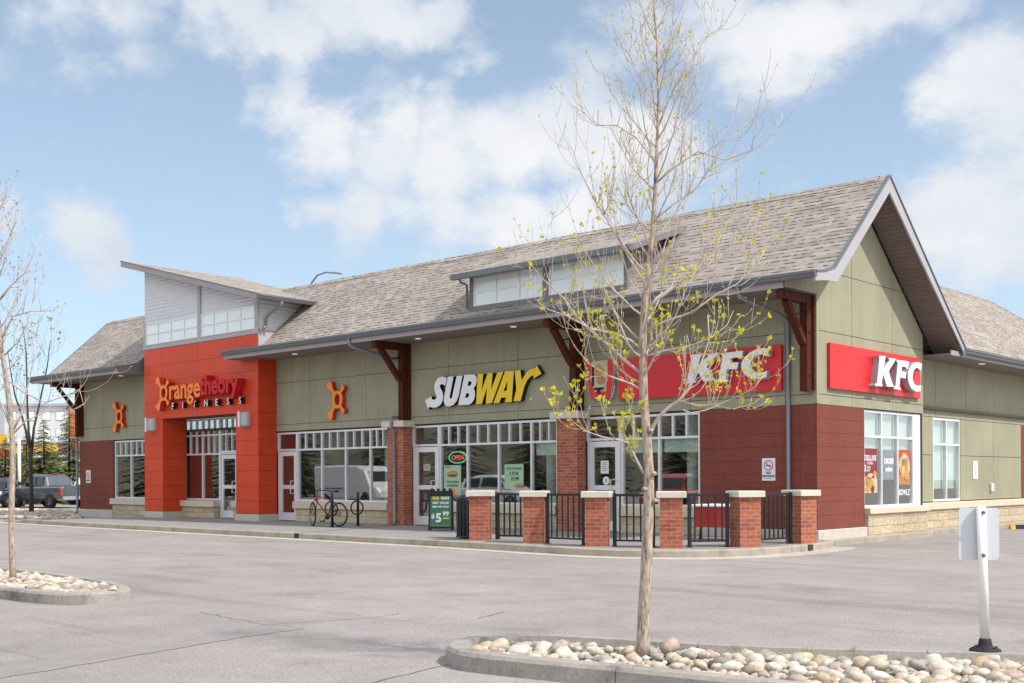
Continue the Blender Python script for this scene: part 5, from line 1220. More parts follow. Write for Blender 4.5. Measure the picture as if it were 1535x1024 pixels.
o1, in1 = island('island_kerb', ISL1); o2, in2 = island('island_kerb', ISL2)
def rock_mesh(seed, sub=2):
    rr = random.Random(seed); bm = bmesh.new(); bmesh.ops.create_icosphere(bm, subdivisions=sub, radius=1)
    off = Vector((rr.uniform(0, 99), rr.uniform(0, 99), 0)); sx_, sy_, sz_ = rr.uniform(1.0, 1.35), rr.uniform(.78, 1.0), rr.uniform(.55, .78)
    for v in bm.verts:
        k_ = 1 + .30 * mnoise.noise(v.co * 1.2 + off) + .07 * mnoise.noise(v.co * 3 + off)
        v.co = Vector((v.co.x * sx_ * k_, v.co.y * sy_ * k_, v.co.z * sz_ * k_))
    vs = [tuple(v.co) for v in bm.verts]; fs = [tuple(v.index for v in f.verts) for f in bm.faces]; bm.free(); return vs, fs
ROCKS = [rock_mesh(i) for i in range(9)]; ROCKS1 = [rock_mesh(50 + i, 1) for i in range(6)]
CN = ['cream', 'white', 'tan', 'pink', 'grey', 'brown']
CL = {'cream': 'rounded cream river stone among the stones of the near kerbed island', 'white': 'rounded whitish river stone among the stones of the near kerbed island', 'tan': 'rounded tan river stone among the stones of the near kerbed island',
      'pink': 'rounded pinkish river stone among the stones of the near kerbed island', 'grey': 'rounded grey river stone among the stones of the near kerbed island', 'brown': 'rounded brown river stone among the stones of the near kerbed island'}
meshes = {}
def rock(kind, ci):
    if (kind, ci) not in meshes:
        vs, fs = ROCKS[kind]; me = bpy.data.meshes.new('river_stone'); me.from_pydata(vs, [], fs); me.materials.append(STONES[ci]); me.polygons.foreach_set('use_smooth', [True] * len(fs)); boxuv(me, (0, 0, 0)); meshes[(kind, ci)] = me
    return meshes[(kind, ci)]
rs_ = random.Random(11)
# soil bed below the stones
def bed(name, poly, z, seed, cx, cy):
    m = MB(); m.face([(p[0], p[1], z) for p in offset_line(poly, -.02, True)]); structure(m.build(name, M_grav, recalc=False))
bed('gravel_bed', in1, -.105, 1, 6, -15); bed('gravel_bed', in2, -.09, 1, 6, -15)
placed = []
TREE = (6.38, -14.93)
def try_place(x, y, r_, k_=.78):
    if not inside((x, y), in1): return False
    if math.dist((x, y), TREE) < r_ + .045: return False
    for (a, b, q) in placed:
        if (a - x) ** 2 + (b - y) ** 2 < (k_ * (q + r_)) ** 2: return False
    placed.append((x, y, r_)); return True
def edge_dist(x, y, poly): return min(math.dist((x, y), p) for p in poly)
def stone(x, y, r_, ci, z, lab=None):
    o = bpy.data.objects.new('river_stone', rock(rs_.randrange(9), ci)); COL.objects.link(o)
    o.location = (x, y, z); o.scale = (r_, r_, r_); o.rotation_euler = (rs_.uniform(-.3, .3), rs_.uniform(-.3, .3), rs_.uniform(0, 6.28))
    tag(o, lab or CL[CN[ci]], 'stone', 'river stones in the near island')
try_place(6.53, -14.80, .105); stone(6.53, -14.80, .085, 3, .03, 'large pink boulder just right of the foreground tree trunk')
tries = 0; count = 1
while count < 300 and tries < 60000:
    tries += 1
    x = rs_.uniform(4.9, 9.3); y = rs_.uniform(-15.9, -12.8)
    f = min(1, tries / 6000); r_ = rs_.uniform(.066, .084) if f < .03 else rs_.uniform(.036, .060) if f < .6 else rs_.uniform(.028, .040)
    if (Vector((x, y, 0)) - CAMP).to_2d().dot(FW.to_2d()) < 6.7: continue
    if try_place(x, y, r_):
        ci = rs_.choices(range(6), (40, 22, 12, 9, 12, 5))[0]
        h = min(.055, .004 + .13 * edge_dist(x, y, in1)) * rs_.uniform(.3, 1.0)
        stone(x, y, r_, ci, -.085 + h + r_ * .2); count += 1
# the small ones between
def pebbles(name, poly, n, box, r0, r1, seed, label, h0=.0, zb=-.075):
    rr = random.Random(seed); m = MB(); m.smooth = True
    for s__ in STONES: m.mat(s__)
    for _ in range(n):
        for t in range(30):
            x, y = rr.uniform(box[0], box[1]), rr.uniform(box[2], box[3])
            if inside((x, y), poly): break
        else: continue
        vs, fs = ROCKS1[rr.randrange(6)]; r_ = rr.uniform(r0, r1); a = rr.uniform(0, 6.28); c_, s__ = math.cos(a), math.sin(a)
        m.cur = rr.choices(range(6), (34, 22, 14, 9, 13, 8))[0]; z = zb + h0 * rr.random() + r_ * .3
        m.raw([(x + (v[0] * c_ - v[1] * s__) * r_, y + (v[0] * s__ + v[1] * c_) * r_, z + v[2] * r_) for v in vs], fs)
    o = m.build(name, None, None, recalc=False); tag(o, label, 'stones', kind='stuff'); return o
pebbles('river_pebbles', in1, 3400, (4.9, 10.5, -15.9, -12.3), .022, .046, 3, 'small pebbles between the river stones of the near island', .045, -.105)
pebbles('river_pebbles', in2, 1500, (-7, -1, -15.9, -14.3), .035, .075, 4, 'pale river stones filling the left kerbed island', .045, -.09)
# a few shoots of grass among the stones
gr = MB()
rr = random.Random(5)
for (x, y) in ((7.35, -14.25), (7.62, -14.05), (6.9, -14.5)):
    for _ in range(16):
        a = rr.uniform(0, 6.28); h = rr.uniform(.03, .065); q = rr.uniform(.01, .06); bx, by = x + rr.uniform(-.04, .04), y + rr.uniform(-.04, .04)
        gr.face([(bx - .003, by, 0), (bx + .003, by, 0), (bx + q * math.cos(a), by + q * math.sin(a), h)])
tag(gr.build('grass_tufts', M_budg, recalc=False), 'sparse green grass shoots among the near river stones', 'grass', kind='stuff')

# sign seen from behind
sp = thing('sign_post', 'back of a white rectangular sign on a round white post with a black rubber base', 'sign', (8.31, -13.32, -.01), math.atan2(right.y, right.x))
m = MB(); m.tube([(0, 0, .06), (-.027, 0, 1.075)], [.034, .034], 16); m.build('post', M_post, sp)
m = MB(); n = 6; pl_ = []
for cx, cz, a0 in ((.125, 1.035, 0), (-.125, 1.035, 90), (-.125, .70, 180), (.125, .70, 270)):
    for i in range(n + 1): t = R(a0 + 90 * i / n); pl_.append((cx - .026 + .025 * math.cos(t), cz + .025 * math.sin(t)))
m.prism(pl_, lambda p: (p[0], .040, p[1]), lambda p: (p[0], .044, p[1])); m.build('sign_plate', M_signback, sp)
for z in (1.03, .715): m = MB(); m.lathe([(.014, -.052), (.014, -.038)], (-.026, 0, z), 8, 'y'); m.build('bolt', M_gutter, sp)
m = MB(); m.lathe([(.112, .0), (.112, .016), (.10, .026), (.058, .038), (.05, .056), (.043, .09), (.037, .10), (.034, .06)], n=26)
for i in range(6): t = R(60 * i); m.lathe([(.012, .02), (.012, .04)], (.08 * math.cos(t), .08 * math.sin(t), 0), 8)
m.build('rubber_base', M_rubber, sp)

# ------------------------------------------------------------------ trees
def frame_of(d):
    a = d.cross(Vector((0, 0, 1)))
    if a.length < 1e-3: a = Vector((1, 0, 0))
    a.normalize(); return a, d.cross(a)
class Tree:
    def __init__(self, seed): self.r = random.Random(seed); self.wood = MB(); self.tips = []
    def limb(self, p, d, L_, r0, level, curl=.55, n=None, kids=(4, 7), shrink=(.30, .55)):
        rr = self.r; n = n or max(4, int(L_ / .09)); pts = [Vector(p)]; d = Vector(d).normalized(); step = L_ / n
        for i in range(n):
            j = Vector((rr.gauss(0, .09), rr.gauss(0, .09), rr.gauss(0, .06)))
            d = (d + j + Vector((0, 0, curl * step / L_ * 1.6))).normalized(); pts.append(pts[-1] + d * step)
        rads = [max(.0016, r0 * (1 - .82 * i / n)) for i in range(n + 1)]
        self.wood.tube(pts, rads, 6 if level < 2 else 4, True)
        self.grow(pts, rads, L_, level, kids, shrink)
        return pts
    def grow(self, pts, rads, L_, level, kids, shrink):
        rr = self.r; n = len(pts) - 1
        if level < 2:
            for _ in range(rr.randint(*kids)):
                t = rr.uniform(.22, .97); i = min(n - 1, int(t * n)); q = pts[i].lerp(pts[i + 1], t * n - i)
                dd = (pts[i + 1] - pts[i]).normalized(); a, b = frame_of(dd); ph = rr.uniform(0, 6.28); ang = rr.uniform(R(35), R(70))
                nd = dd * math.cos(ang) + (a * math.cos(ph) + b * math.sin(ph)) * math.sin(ang); nd.z -= .12
                self.limb(q, nd, L_ * rr.uniform(*shrink), min(.0052, rads[i] * .5), level + 1, curl=1.0, kids=(1, 3), shrink=(.35, .7))
        self.tips.append((pts[-1], (pts[-1] - pts[-2]).normalized(), 1.0))
        for _ in range(2 if level else 3):
            i = rr.randint(n // 3, n - 1); self.tips.append((pts[i], (pts[i + 1] - pts[i]).normalized(), .55))
    def buds(self, size, keep, m_, leaf=5):
        rr = self.r; mb = MB()
        for (p, d, k_) in self.tips:
            if rr.random() > keep(p): continue
            s_ = size(p) * k_ * rr.uniform(.6, 1.25)
            for _ in range(leaf):
                v = Vector((rr.gauss(0, .55), rr.gauss(0, .55), rr.uniform(-.1, 1.0))); v = (v + d * .5).normalized() * s_
                a, b = frame_of(v.normalized()); w = s_ * .36; ph = rr.uniform(0, 3.14); ww = (a * math.cos(ph) + b * math.sin(ph)) * w
                o = p + Vector((rr.gauss(0, .2), rr.gauss(0, .2), rr.gauss(0, .2))) * s_
                mb.face([o, o + v * .5 + ww, o + v, o + v * .5 - ww])
        return mb
B = Vector((6.38, -14.93, -.03)); PPM = 200.8
def T(px, py, dep=0.0): return B + RG * ((px - 966) / PPM) + Vector((0, 0, (975 - py) / PPM)) + FW * dep
t1 = thing('young_tree', 'slender young tree with yellow-green spring buds standing in the near stone island', 'tree', B); t1['_o'] = tuple(B)
path = [(966, 978, 11.6), (966, 960, 10), (968, 905, 8.8), (971, 850, 8.2), (974, 790, 7.9), (976, 735, 7.8), (976, 700, 7.4), (974, 665, 6.9), (972, 630, 6.6), (969, 590, 6.2), (968, 540, 5.9), (968, 500, 5.6), (970, 460, 5.1), (974, 420, 4.6), (979, 380, 4.1), (984, 335, 3.7), (987, 290, 3.2), (989, 245, 2.7), (991, 195, 2.2), (993, 150, 1.8), (992, 105, 1.4), (991, 60, 1.1), (986, 0, .9), (982, -60, .6)]
tr = MB(); rr = random.Random(3)
pts = [T(x, y) for x, y, _ in path]; tr.tube(pts, [w * 1.02 / PPM for _, _, w in path], 14)
for (x, y, sd__) in ((977, 705, 1), (975, 728, -1), (978, 745, 1), (972, 640, 1), (969, 600, -1)): # knots
    c_ = T(x + sd__ * 6, y, -.03); tr.lathe([(.0, -.02), (.022, -.012), (.026, 0), (.018, .012), (.0, .02)], c_, 8)
# root flare
tr.build('trunk', M_bark, t1)
k1 = Tree(21)
def traced(px_path, w0, kids=(5, 8), level=0, shrink=(.26, .5)):
    w0 *= .66; kids = (kids[0] + 4, kids[1] + 6)
    pp = [T(*q) for q in px_path]; rads = [w0 / PPM * (1 - .78 * i / (len(pp) - 1)) for i in range(len(pp))]
    k1.wood.tube(pp, rads, 7); L_ = sum((a - b).length for a, b in zip(pp, pp[1:])); k1.grow(pp, rads, L_, level, kids, shrink)
traced([(976, 655), (983, 632, -.02), (993, 617, -.04), (1008, 604, -.06), (1022, 594, -.07), (1035, 578, -.08), (1048, 550, -.1), (1056, 530, -.1), (1064, 505, -.1), (1062, 470, -.1)], 5.2, (4, 6))
traced([(1020, 596, -.07), (1048, 605, -.1), (1080, 602, -.14), (1108, 590, -.18), (1128, 578, -.2), (1140, 562, -.2)], 2.2, (4, 6))
traced([(1026, 610, -.05), (1040, 614, 0), (1062, 610, .03), (1080, 603, .05), (1105, 608, .05), (1135, 600, .05), (1148, 590, .05)], 1.8, (2, 4))
traced([(968, 704), (960, 690, -.02), (951, 672, -.03), (943, 655, -.04), (936, 641, -.04)], 3.8, (1, 3))
traced([(938, 645, -.04), (945, 625, -.04), (950, 600, -.05), (954, 585, -.05)], 1.4, (1, 2))
traced([(955, 662, -.02), (930, 655, -.08), (905, 650, -.1), (880, 642, -.12), (862, 628, -.12), (846, 608, -.12)], 2.0, (5, 7))
traced([(966, 555), (945, 538, .02), (918, 512, .04), (890, 488, .06), (866, 462, .08), (852, 440, .08), (836, 425, .1), (815, 405, .1), (800, 385, .1)], 4.0, (5, 7))
traced([(968, 520), (950, 505), (925, 496, -.05), (890, 490, -.1), (850, 470, -.12), (825, 462, -.14), (812, 452, -.15)], 3.0, (4, 6))
traced([(968, 580), (950, 570), (915, 558, -.03), (885, 540, -.05), (865, 515, -.06), (852, 490, -.06)], 2.6, (4, 6))
traced([(975, 425), (955, 395, -.02), (938, 365, -.03), (920, 335, -.04), (898, 300, -.05), (880, 265, -.05), (868, 235, -.05), (855, 200, -.04)], 3.2, (5, 7))
traced([(972, 465), (990, 440, .03), (1030, 415, .06), (1065, 392, .08), (1095, 372, .08), (1120, 345, .1), (1140, 315, .1)], 3.6, (5, 8))
traced([(972, 490), (1000, 478, -.04), (1040, 465, -.08), (1075, 440, -.12), (1105, 425, -.14), (1132, 398, -.15), (1146, 375, -.15)], 3.4, (5, 8))
traced([(970, 530), (1000, 520, .03), (1040, 512, .06), (1072, 500, .08), (1098, 480, .1), (1108, 458, .1)], 2.8, (5, 8))
traced([(988, 270), (1010, 250, -.03), (1050, 225, -.06), (1090, 238, -.06), (1130, 225, -.07), (1165, 200, -.08), (1176, 170, -.08)], 2.6, (4, 6))
traced([(992, 185), (1010, 140, .04), (1030, 100, .06), (1052, 70, .08), (1070, 40, .08), (1085, 5, .08)], 2.4, (5, 7))
traced([(989, 240), (960, 200, .02), (930, 180, .03), (900, 180, .04), (882, 160, .05), (870, 132, .05)], 2.0, (4, 6))
traced([(985, 325), (1015, 300, .03), (1050, 275, .05), (1075, 240, .06), (1095, 200, .06), (1110, 160, .06)], 2.4, (4, 6))
ga = 0.7
for i in range(44):
    y = 570 - i * 12.6; x = np.interp(y, [-60, 0, 105, 195, 290, 380, 460, 540, 590], [982, 986, 992, 991, 987, 979, 970, 968, 969])
    ga += 2.4 + rr.uniform(-.3, .3); f = i / 43.0
    L_ = (.64 + .20 * math.sin(f * 3.1)) * (1 - .38 * f) * rr.uniform(.7, 1.2); el = R(22 + 26 * f)
    h = RG * math.cos(ga) + FW * math.sin(ga)
    k1.limb(T(x, y), h * math.cos(el) + Vector((0, 0, math.sin(el))), L_, (.0095 - .0045 * f), 0, curl=.75, kids=(4, 7))
k1.wood.build('branches', M_twig, t1, recalc=False)
bm_ = k1.buds(lambda p: .036 - .019 * min(1, max(0, (p.z - 1.9) / 2.0)), lambda p: .5 if p.z < 2.8 else .42, M_bud)
bm_.build('leaf_buds', M_bud, t1, recalc=False)
# tree of the left island
B2 = Vector((-3.80, -15.10, -.03)); P2 = 113.0
def T2(px, py, dep=0): return B2 + RG * ((px - 20) / P2) + Vector((0, 0, (866 - py) / P2)) + FW * dep
t2 = thing('young_tree', 'bare young tree with a pinkish trunk standing in the left stone island', 'tree', B2); t2['_o'] = tuple(B2)
m = MB(); p2 = [(21, 868, 5.4), (20, 845, 4.7), (19, 800, 4.4), (19, 750, 4.3), (21, 700, 4.2), (21, 665, 4.1), (20, 640, 3.9), (16, 600, 3.8), (12, 565, 3.5), (4, 510, 3.0), (-2, 450, 2.5), (-5, 390, 2.0), (-4, 330, 1.4), (-2, 280, .9)]
m.tube([T2(x, y) for x, y, _ in p2], [w / P2 for _, _, w in p2], 12); m.build('trunk', M_bark, t2)
k1 = Tree(8); PB = T
def traced2(q, w0, kids=(4, 6)):
    pp = [T2(*a) for a in q]; rads = [w0 / P2 * (1 - .75 * i / (len(pp) - 1)) for i in range(len(pp))]
    k1.wood.tube(pp, rads, 6); k1.grow(pp, rads, sum((a - b).length for a, b in zip(pp, pp[1:])), 0, kids, (.25, .5))
traced2([(20, 640), (8, 610), (-4, 580), (-20, 550)], 2.2); traced2([(20, 645), (34, 618), (42, 585), (52, 540), (56, 490)], 2.0); traced2([(4, 505), (22, 470), (50, 462), (78, 462), (90, 455)], 1.5)
traced2([(-2, 450), (18, 425), (40, 405), (52, 380), (66, 345)], 1.5); traced2([(12, 565), (40, 585), (70, 600), (100, 590), (122, 580), (130, 610)], 1.5, (4, 7)); traced2([(-4, 400), (10, 370), (22, 340), (34, 310)], 1.3); traced2([(8, 530), (30, 508), (44, 480), (60, 420)], 1.4)
traced2([(19, 650), (40, 628), (75, 612), (110, 612), (128, 602)], 1.3, (3, 5))
for i in range(22):
    ga += 2.4; y = 565 - i * 13; h = RG * math.cos(ga) + FW * math.sin(ga)
    k1.limb(T2(np.interp(y, [280, 390, 510, 565], [-2, -5, 4, 12]), y), h * .8 + Vector((0, 0, .55)), .66 * (1 - .018 * i), .010, 0, curl=.7, kids=(4, 6))
k1.wood.build('branches', M_twig, t2, recalc=False)
k1.buds(lambda p: .020, lambda p: .32, M_budg).build('leaf_buds', M_budg, t2, recalc=False)
# dark multi-stem tree by the pickup
B3 = at(47, 48.5, -.1); P3_ = 1726.72 / 48.5
def T3(px, py, dep=0): return B3 + RG * ((px - 47) / P3_) + Vector((0, 0, (763 - py) / P3_)) + FW * dep
t3 = thing('small_tree', 'dark trunked small tree forking into three stems in front of the grey pickup', 'tree', B3); t3['_o'] = tuple(B3)
m = MB(); m.tube([T3(47, 766), T3(47, 730), T3(46, 690), T3(47, 664)], [.11, .085, .08, .085], 10); m.build('trunk', M_barkd, t3)
k1 = Tree(14)
for q in ([(46, 670), (38, 640, .1), (30, 615, .2), (20, 585, .2), (14, 560, .3), (8, 520, .3)], [(47, 668), (45, 640, -.1), (43, 600, -.1), (41, 560), (40, 520), (36, 485)], [(48, 666), (51, 635), (55, 605, .2), (60, 575, .3), (66, 540, .4), (70, 505, .4)]):
    pp = [T3(*a) for a in q]; rads = [.06, .05, .042, .034, .025, .014]; k1.wood.tube(pp, rads, 7); k1.grow(pp, rads, 4.2, 0, (9, 12), (.25, .5))
k1.wood.build('branches', M_barkd, t3, recalc=False)
k1.buds(lambda p: .085, lambda p: .6, M_budg).build('leaves', M_budg, t3, recalc=False)
# spruces
def spruce_mesh(h, r_, seed, m_needle, dense=1.0):
    rr = random.Random(seed); mb = MB(); n = int(38 * dense)
    for i in range(n):
        f = i / n; z = h * (.06 + .92 * f); rad = r_ * (1 - f) ** .85 + .05
        for j in range(max(6, int(15 * (1 - f) + 5))):
            a = rr.uniform(0, 6.28); L_ = rad * rr.uniform(.7, 1.1); d = Vector((math.cos(a), math.sin(a), -.22)); s_ = Vector((-math.sin(a), math.cos(a), 0))
            zz_ = z + rr.uniform(-.1, .1)
            for q in range(5):
                t0 = L_ * (.12 + .2 * q); w = L_ * .17 * (1.15 - .15 * q)
                for sd__ in (-1, 1):
                    p = Vector((0, 0, zz_)) + d * t0; e = p + d * L_ * .20 + s_ * sd__ * w + Vector((0, 0, rr.uniform(-.08, .05)))
                    mb.face([p, e, p + d * L_ * .24 + Vector((0, 0, .03))])
    return mb
def spruce(label, px, depth, h, r_, seed):
    b = at(px, depth, -.14); t = thing('spruce_tree', label, 'tree', b, 0, 'spruces beyond the pickup')
    m = MB(); m.tube([(0, 0, 0), (0, 0, h * .98)], [.12, .015], 8); m.build('trunk', M_barkd, t)
    spruce_mesh(h, r_, seed, M_needle).build('crown', M_needle, t, recalc=False)
spruce('green spruce behind the pickup, between the dark stems and the building', 66, 72, 5.4, 1.9, 1); spruce('tall thin spruce behind the pickup, nearest the timber bracket', 104, 74, 6.9, 1.5, 2)
spruce('low dark spruce at the far left edge of the photo', 8, 74, 4.3, 1.7, 3); spruce('spruce half hidden behind the white pole', 40, 78, 5.0, 1.7, 4)
# white pole and the lamp beyond the roof
wp_ = thing('white_pole', 'plain white pole standing beyond the left island tree', 'pole', at(29, 64, -.14)); m = MB(); m.tube([(0, 0, 0), (0, 0, 3.75)], .085, 12); m.build('shaft', M_post, wp_); m = MB(); m.lathe([(.15, 0), (.15, .03)], n=12); m.build('foot_plate', M_post, wp_)
sl_ = thing('street_lamp', 'curved grey street lamp showing above the roof ridge', 'lamp', (-49.4, 25, -.14))
m = MB(); m.tube([(0, 0, 0), (0, 0, 10), (0, 0, 13.6), (.25, 0, 14.3), (.9, 0, 14.75), (1.8, 0, 14.85), (2.5, 0, 14.7)], [.12, .09, .07, .06, .055, .05, .045], 8); m.build('pole', M_down, sl_)
m = MB(); m.loft([[(2.4, -.1, 14.68), (2.4, .1, 14.68), (2.4, .1, 14.78), (2.4, -.1, 14.78)], [(3.0, -.16, 14.56), (3.0, .16, 14.56), (3.0, .1, 14.7), (3.0, -.1, 14.7)], [(3.4, -.08, 14.52), (3.4, .08, 14.52), (3.4, .06, 14.58), (3.4, -.06, 14.58)]]); m.build('lamp_head', M_down, sl_)

# raised stone bed by the pickup
P_ = [at(-60, 44), at(60, 41.5), at(122, 41), at(124, 50), at(60, 53), at(-60, 56)]
m = MB(); m.mat(M_kerb); m.prism([(p.x, p.y) for p in P_], lambda p: (p[0], p[1], -.2), lambda p: (p[0], p[1], -.10)); structure(m.build('bed_kerb', M_kerb), 'low concrete rim of the pale stone bed')
pebbles('bed_stones', [(p.x, p.y) for p in P_], 2600, (min(p.x for p in P_), max(p.x for p in P_), min(p.y for p in P_), max(p.y for p in P_)), .06, .13, 9, 'pale stones of the planting bed in front of the pickup', .03, -.11)
for i, (px, d, s_) in enumerate(((46, 42.6, .24), (26, 43, .2), (70, 42.4, .16), (100, 42.2, .2))):
    o = bpy.data.objects.new('boulder', rock(i, (4, 0, 4, 5)[i])); COL.objects.link(o); o.location = at(px, d, -.08); o.scale = (s_, s_, s_)
    tag(o, ('grey boulder at the foot of the dark stemmed tree', 'cream boulder left of the dark stemmed tree', 'grey boulder in front of the pickup rear wheel', 'brown boulder near the far left corner of the building')[i], 'boulder')

# ------------------------------------------------------------------ vehicles
def section(x, hw, z0, z1, rt=.10, rb=.06, tw=1.0):
    """closed outline across the car at station x; tw narrows the top"""
    t = hw * tw
    return [(x, -hw * .94, z0), (x, -hw, z0 + rb * 2), (x, -(hw + t) / 2 * 1.01, (z0 + z1) / 2), (x, -t, z1 - rt), (x, -t + rt * .9, z1 - rt * .12), (x, -t * .4, z1), (x, t * .4, z1), (x, t - rt * .9, z1 - rt * .12), (x, t, z1 - rt), (x, (hw + t) / 2 * 1.01, (z0 + z1) / 2), (x, hw, z0 + rb * 2), (x, hw * .94, z0)]
def vehicle(name, label, kind, loc, rotz, paint):
    v = thing(name, label, {'pickup': 'pickup truck', 'van': 'van'}.get(kind, 'car'), loc, rotz)
    S = {'pickup': dict(body=[(-2.68, .84, .62, 1.12), (-2.62, .92, .50, 1.16), (-1.2, .94, .40, 1.15), (.6, .94, .38, 1.12), (1.35, .93, .40, 1.14), (2.1, .91, .42, 1.10), (2.5, .84, .48, 1.02), (2.62, .74, .55, .92)],
                      cab=[(-1.05, .82, 1.10, 1.20), (-.88, .80, 1.10, 1.66), (-.55, .76, 1.10, 1.79), (.45, .75, 1.10, 1.80), (.75, .76, 1.10, 1.74), (1.42, .80, 1.08, 1.16)], w=(1.66, -1.60), wr=.385, wy=.86),
         'van': dict(body=[(-2.7, .90, .45, 2.10), (-2.6, .97, .40, 2.18), (1.1, .97, .38, 2.18), (1.7, .95, .38, 1.95), (2.15, .93, .38, 1.25), (2.6, .86, .42, 1.05), (2.75, .75, .5, .85)], cab=None, w=(1.75, -1.65), wr=.35, wy=.88),
         'car': dict(body=[(-2.25, .78, .45, .92), (-2.15, .88, .35, 1.0), (-1.0, .91, .28, .98), (.5, .91, .28, .95), (1.5, .89, .30, .90), (2.1, .80, .35, .76), (2.25, .68, .42, .66)],
                     cab=[(-2.1, .72, .95, 1.0), (-1.7, .70, .95, 1.45), (-.9, .66, .95, 1.62), (.1, .66, .95, 1.60), (.45, .68, .94, 1.48), (1.25, .74, .92, .96)], w=(1.35, -1.35), wr=.33, wy=.80)}[kind]
    m = MB(); m.smooth = False
    m.loft([section(*b) for b in S['body']]); m.build('body', paint, v)
    if S['cab']:
        m = MB(); m.loft([section(x, hw, z0, z1, .09, .02, .86) for x, hw, z0, z1 in S['cab']]); m.build('cab', paint, v)
        cb_ = S['cab']; zt = max(c_[3] for c_ in cb_); zb = cb_[2][2] + .10
        g0, g1 = cb_[1], cb_[-2]
        for sd__ in (-1, 1):
            m = MB()
            f = lambda z: 1.0 - .14 * (z - cb_[2][2]) / (zt - cb_[2][2])
            xs = [g0[0] + .18, (g0[0] + g1[0]) / 2 - .06, (g0[0] + g1[0]) / 2 + .04, g1[0] + .12]
            for a, b in ((xs[0], xs[1]), (xs[2], xs[3])):
                hw = .79 if kind == 'pickup' else .705
                zt2 = zt - .14
                m.face([(a - (.08 if a == xs[0] else 0), sd__ * (hw * f(zb) + .022), zb), (b + (.28 if b == xs[3] else 0), sd__ * (hw * f(zb) + .022), zb), (b, sd__ * (hw * f(zt2) + .012), zt2), (a + .04, sd__ * (hw * f(zt2) + .012), zt2)])
            m.build('side_window', M_glass2, v, recalc=False)
        m = MB(); a, b = cb_[0], cb_[1]; hw = a[1] * .84
        m.face([(a[0] + .10 - .03, -hw, zb + .06), (a[0] + .10 - .03, hw, zb + .06), (b[0] + .01, hw * .88, b[3] - .06), (b[0] + .01, -hw * .88, b[3] - .06)]); m.build('rear_window', M_glass2, v, recalc=False)
        m = MB(); a, b = cb_[-1], cb_[-2]; hw = a[1] * .86
        m.face([(a[0] - .08, -hw, a[3] + .06), (a[0] - .08, hw, a[3] + .06), (b[0] + .08, hw * .86, b[3] - .04), (b[0] + .08, -hw * .86, b[3] - .04)]); m.build('windscreen', M_glass2, v, recalc=False)
    else:
        m = MB()
        for sd__ in (-1, 1): m.face([(1.25, sd__ * .955, 1.35), (1.95, sd__ * .945, 1.3), (1.7, sd__ * .925, 1.8), (1.25, sd__ * .955, 1.88)])
        m.face([(2.12, -.75, 1.32), (2.12, .75, 1.32), (1.76, .72, 1.88), (1.76, -.72, 1.88)]); m.build('side_window', M_glass2, v, recalc=False)
        m = MB()
        for sd__ in (-1, 1): m.box(-2.2, -.1, sd__ * .985 - .01, sd__ * .985 + .01, .95, 1.0)
        m.build('rub_strip', M_rubber, v)
    for x in S['w']:
        for sd__ in (-1, 1):
            m = MB(); r_ = S['wr']; y = sd__ * S['wy']
            m.lathe([(r_ * .62, y - .10), (r_ * .95, y - .12), (r_, y - .06), (r_, y + .06), (r_ * .95, y + .12), (r_ * .62, y + .10)], (x, 0, r_), 22, 'y'); wo = m.build('wheel', M_rubber, v)
            m = MB(); yo = y + sd__ * .085; m.lathe([(r_ * .66, yo - .02 * sd__), (r_ * .62, yo), (r_ * .56, yo - .03 * sd__)], (x, 0, r_), 20, 'y', cap=False)
            for k_ in range(5):
                t = 2 * math.pi * k_ / 5; m.bar((x, yo, r_), (x + math.cos(t) * r_ * .6, yo, r_ + math.sin(t) * r_ * .6), .075, .03, up=(0, 1, 0))
            m.build('rim', M_alu, wo)
            m = MB(); m.lathe([(r_ * 1.16, y + sd__ * .072), (r_ * 1.16, y + sd__ * .078)], (x, 0, r_ + .03), 22, 'y'); m.build('wheel_arch', M_rubber, v)
    xr, xf = S['body'][1][0], S['body'][-2][0]; zt = S['body'][1][3]
    for sd__ in (-1, 1):
        m = MB(); h = .36 if kind != 'car' else .2; m.bev(xr - .05, xr + .22, sd__ * .86 - .07, sd__ * .86 + .07, zt - .12 - h, zt - .12, .02); m.build('tail_lamp', M_tail, v)
        m = MB(); m.bev(xf - .18, xf + .06, sd__ * .70 - .11, sd__ * .70 + .11, .72, .88, .02); m.build('headlamp', M_frost, v)
    m = MB(); m.bev(xr - .16, xr + .02, -.86, .86, .46, .62, .03); m.build('rear_bumper', M_chrome if kind == 'pickup' else M_rubber, v)
    if kind == 'pickup':
        m = MB(); m.bev(xr - .075, xr - .045, -.74, .74, .66, 1.13, .01); tg_ = m.build('tailgate', paint, v); m = MB(); m.box(xr - .085, xr - .075, -.14, .14, .98, 1.04); m.build('handle', M_rubber, tg_)
        m = MB(); m.box(-2.5, -1.1, -.74, .74, 1.13, 1.162); m.build('bed_cover', M_rubber, v)
        for sd__ in (-1, 1): m = MB(); m.bev(1.0, 1.2, sd__ * 1.02 - .1, sd__ * 1.02 + .1, 1.18, 1.38, .02); m.build('wing_mirror', M_rubber, v)
        for sd__ in (-1, 1): m = MB(); m.box(-1.0, 1.2, sd__ * .93 - .06, sd__ * .93 + .06, .36, .42); m.build('side_step', M_rubber, v)
        m = MB(); m.box(-.62, -.5, -.2, .2, 1.79, 1.82); m.build('brake_lamp', M_tail, v)
    return v
rw = at(76, 60, -.14); hd = R(185); hv = Vector((math.cos(hd), math.sin(hd), 0)); hp = Vector((-hv.y, hv.x, 0))
ctr = rw + hv * 1.60 + hp * -.86
vehicle('pickup_truck', 'grey pickup truck parked beyond the left end of the shops, behind the dark-stemmed tree', 'pickup', ctr, hd, M_truck)
vehicle('parked_car', 'dark vehicle cut off by the left edge of the photo, beyond the tree', 'car', at(-2, 63, -.14), R(-42), M_card)
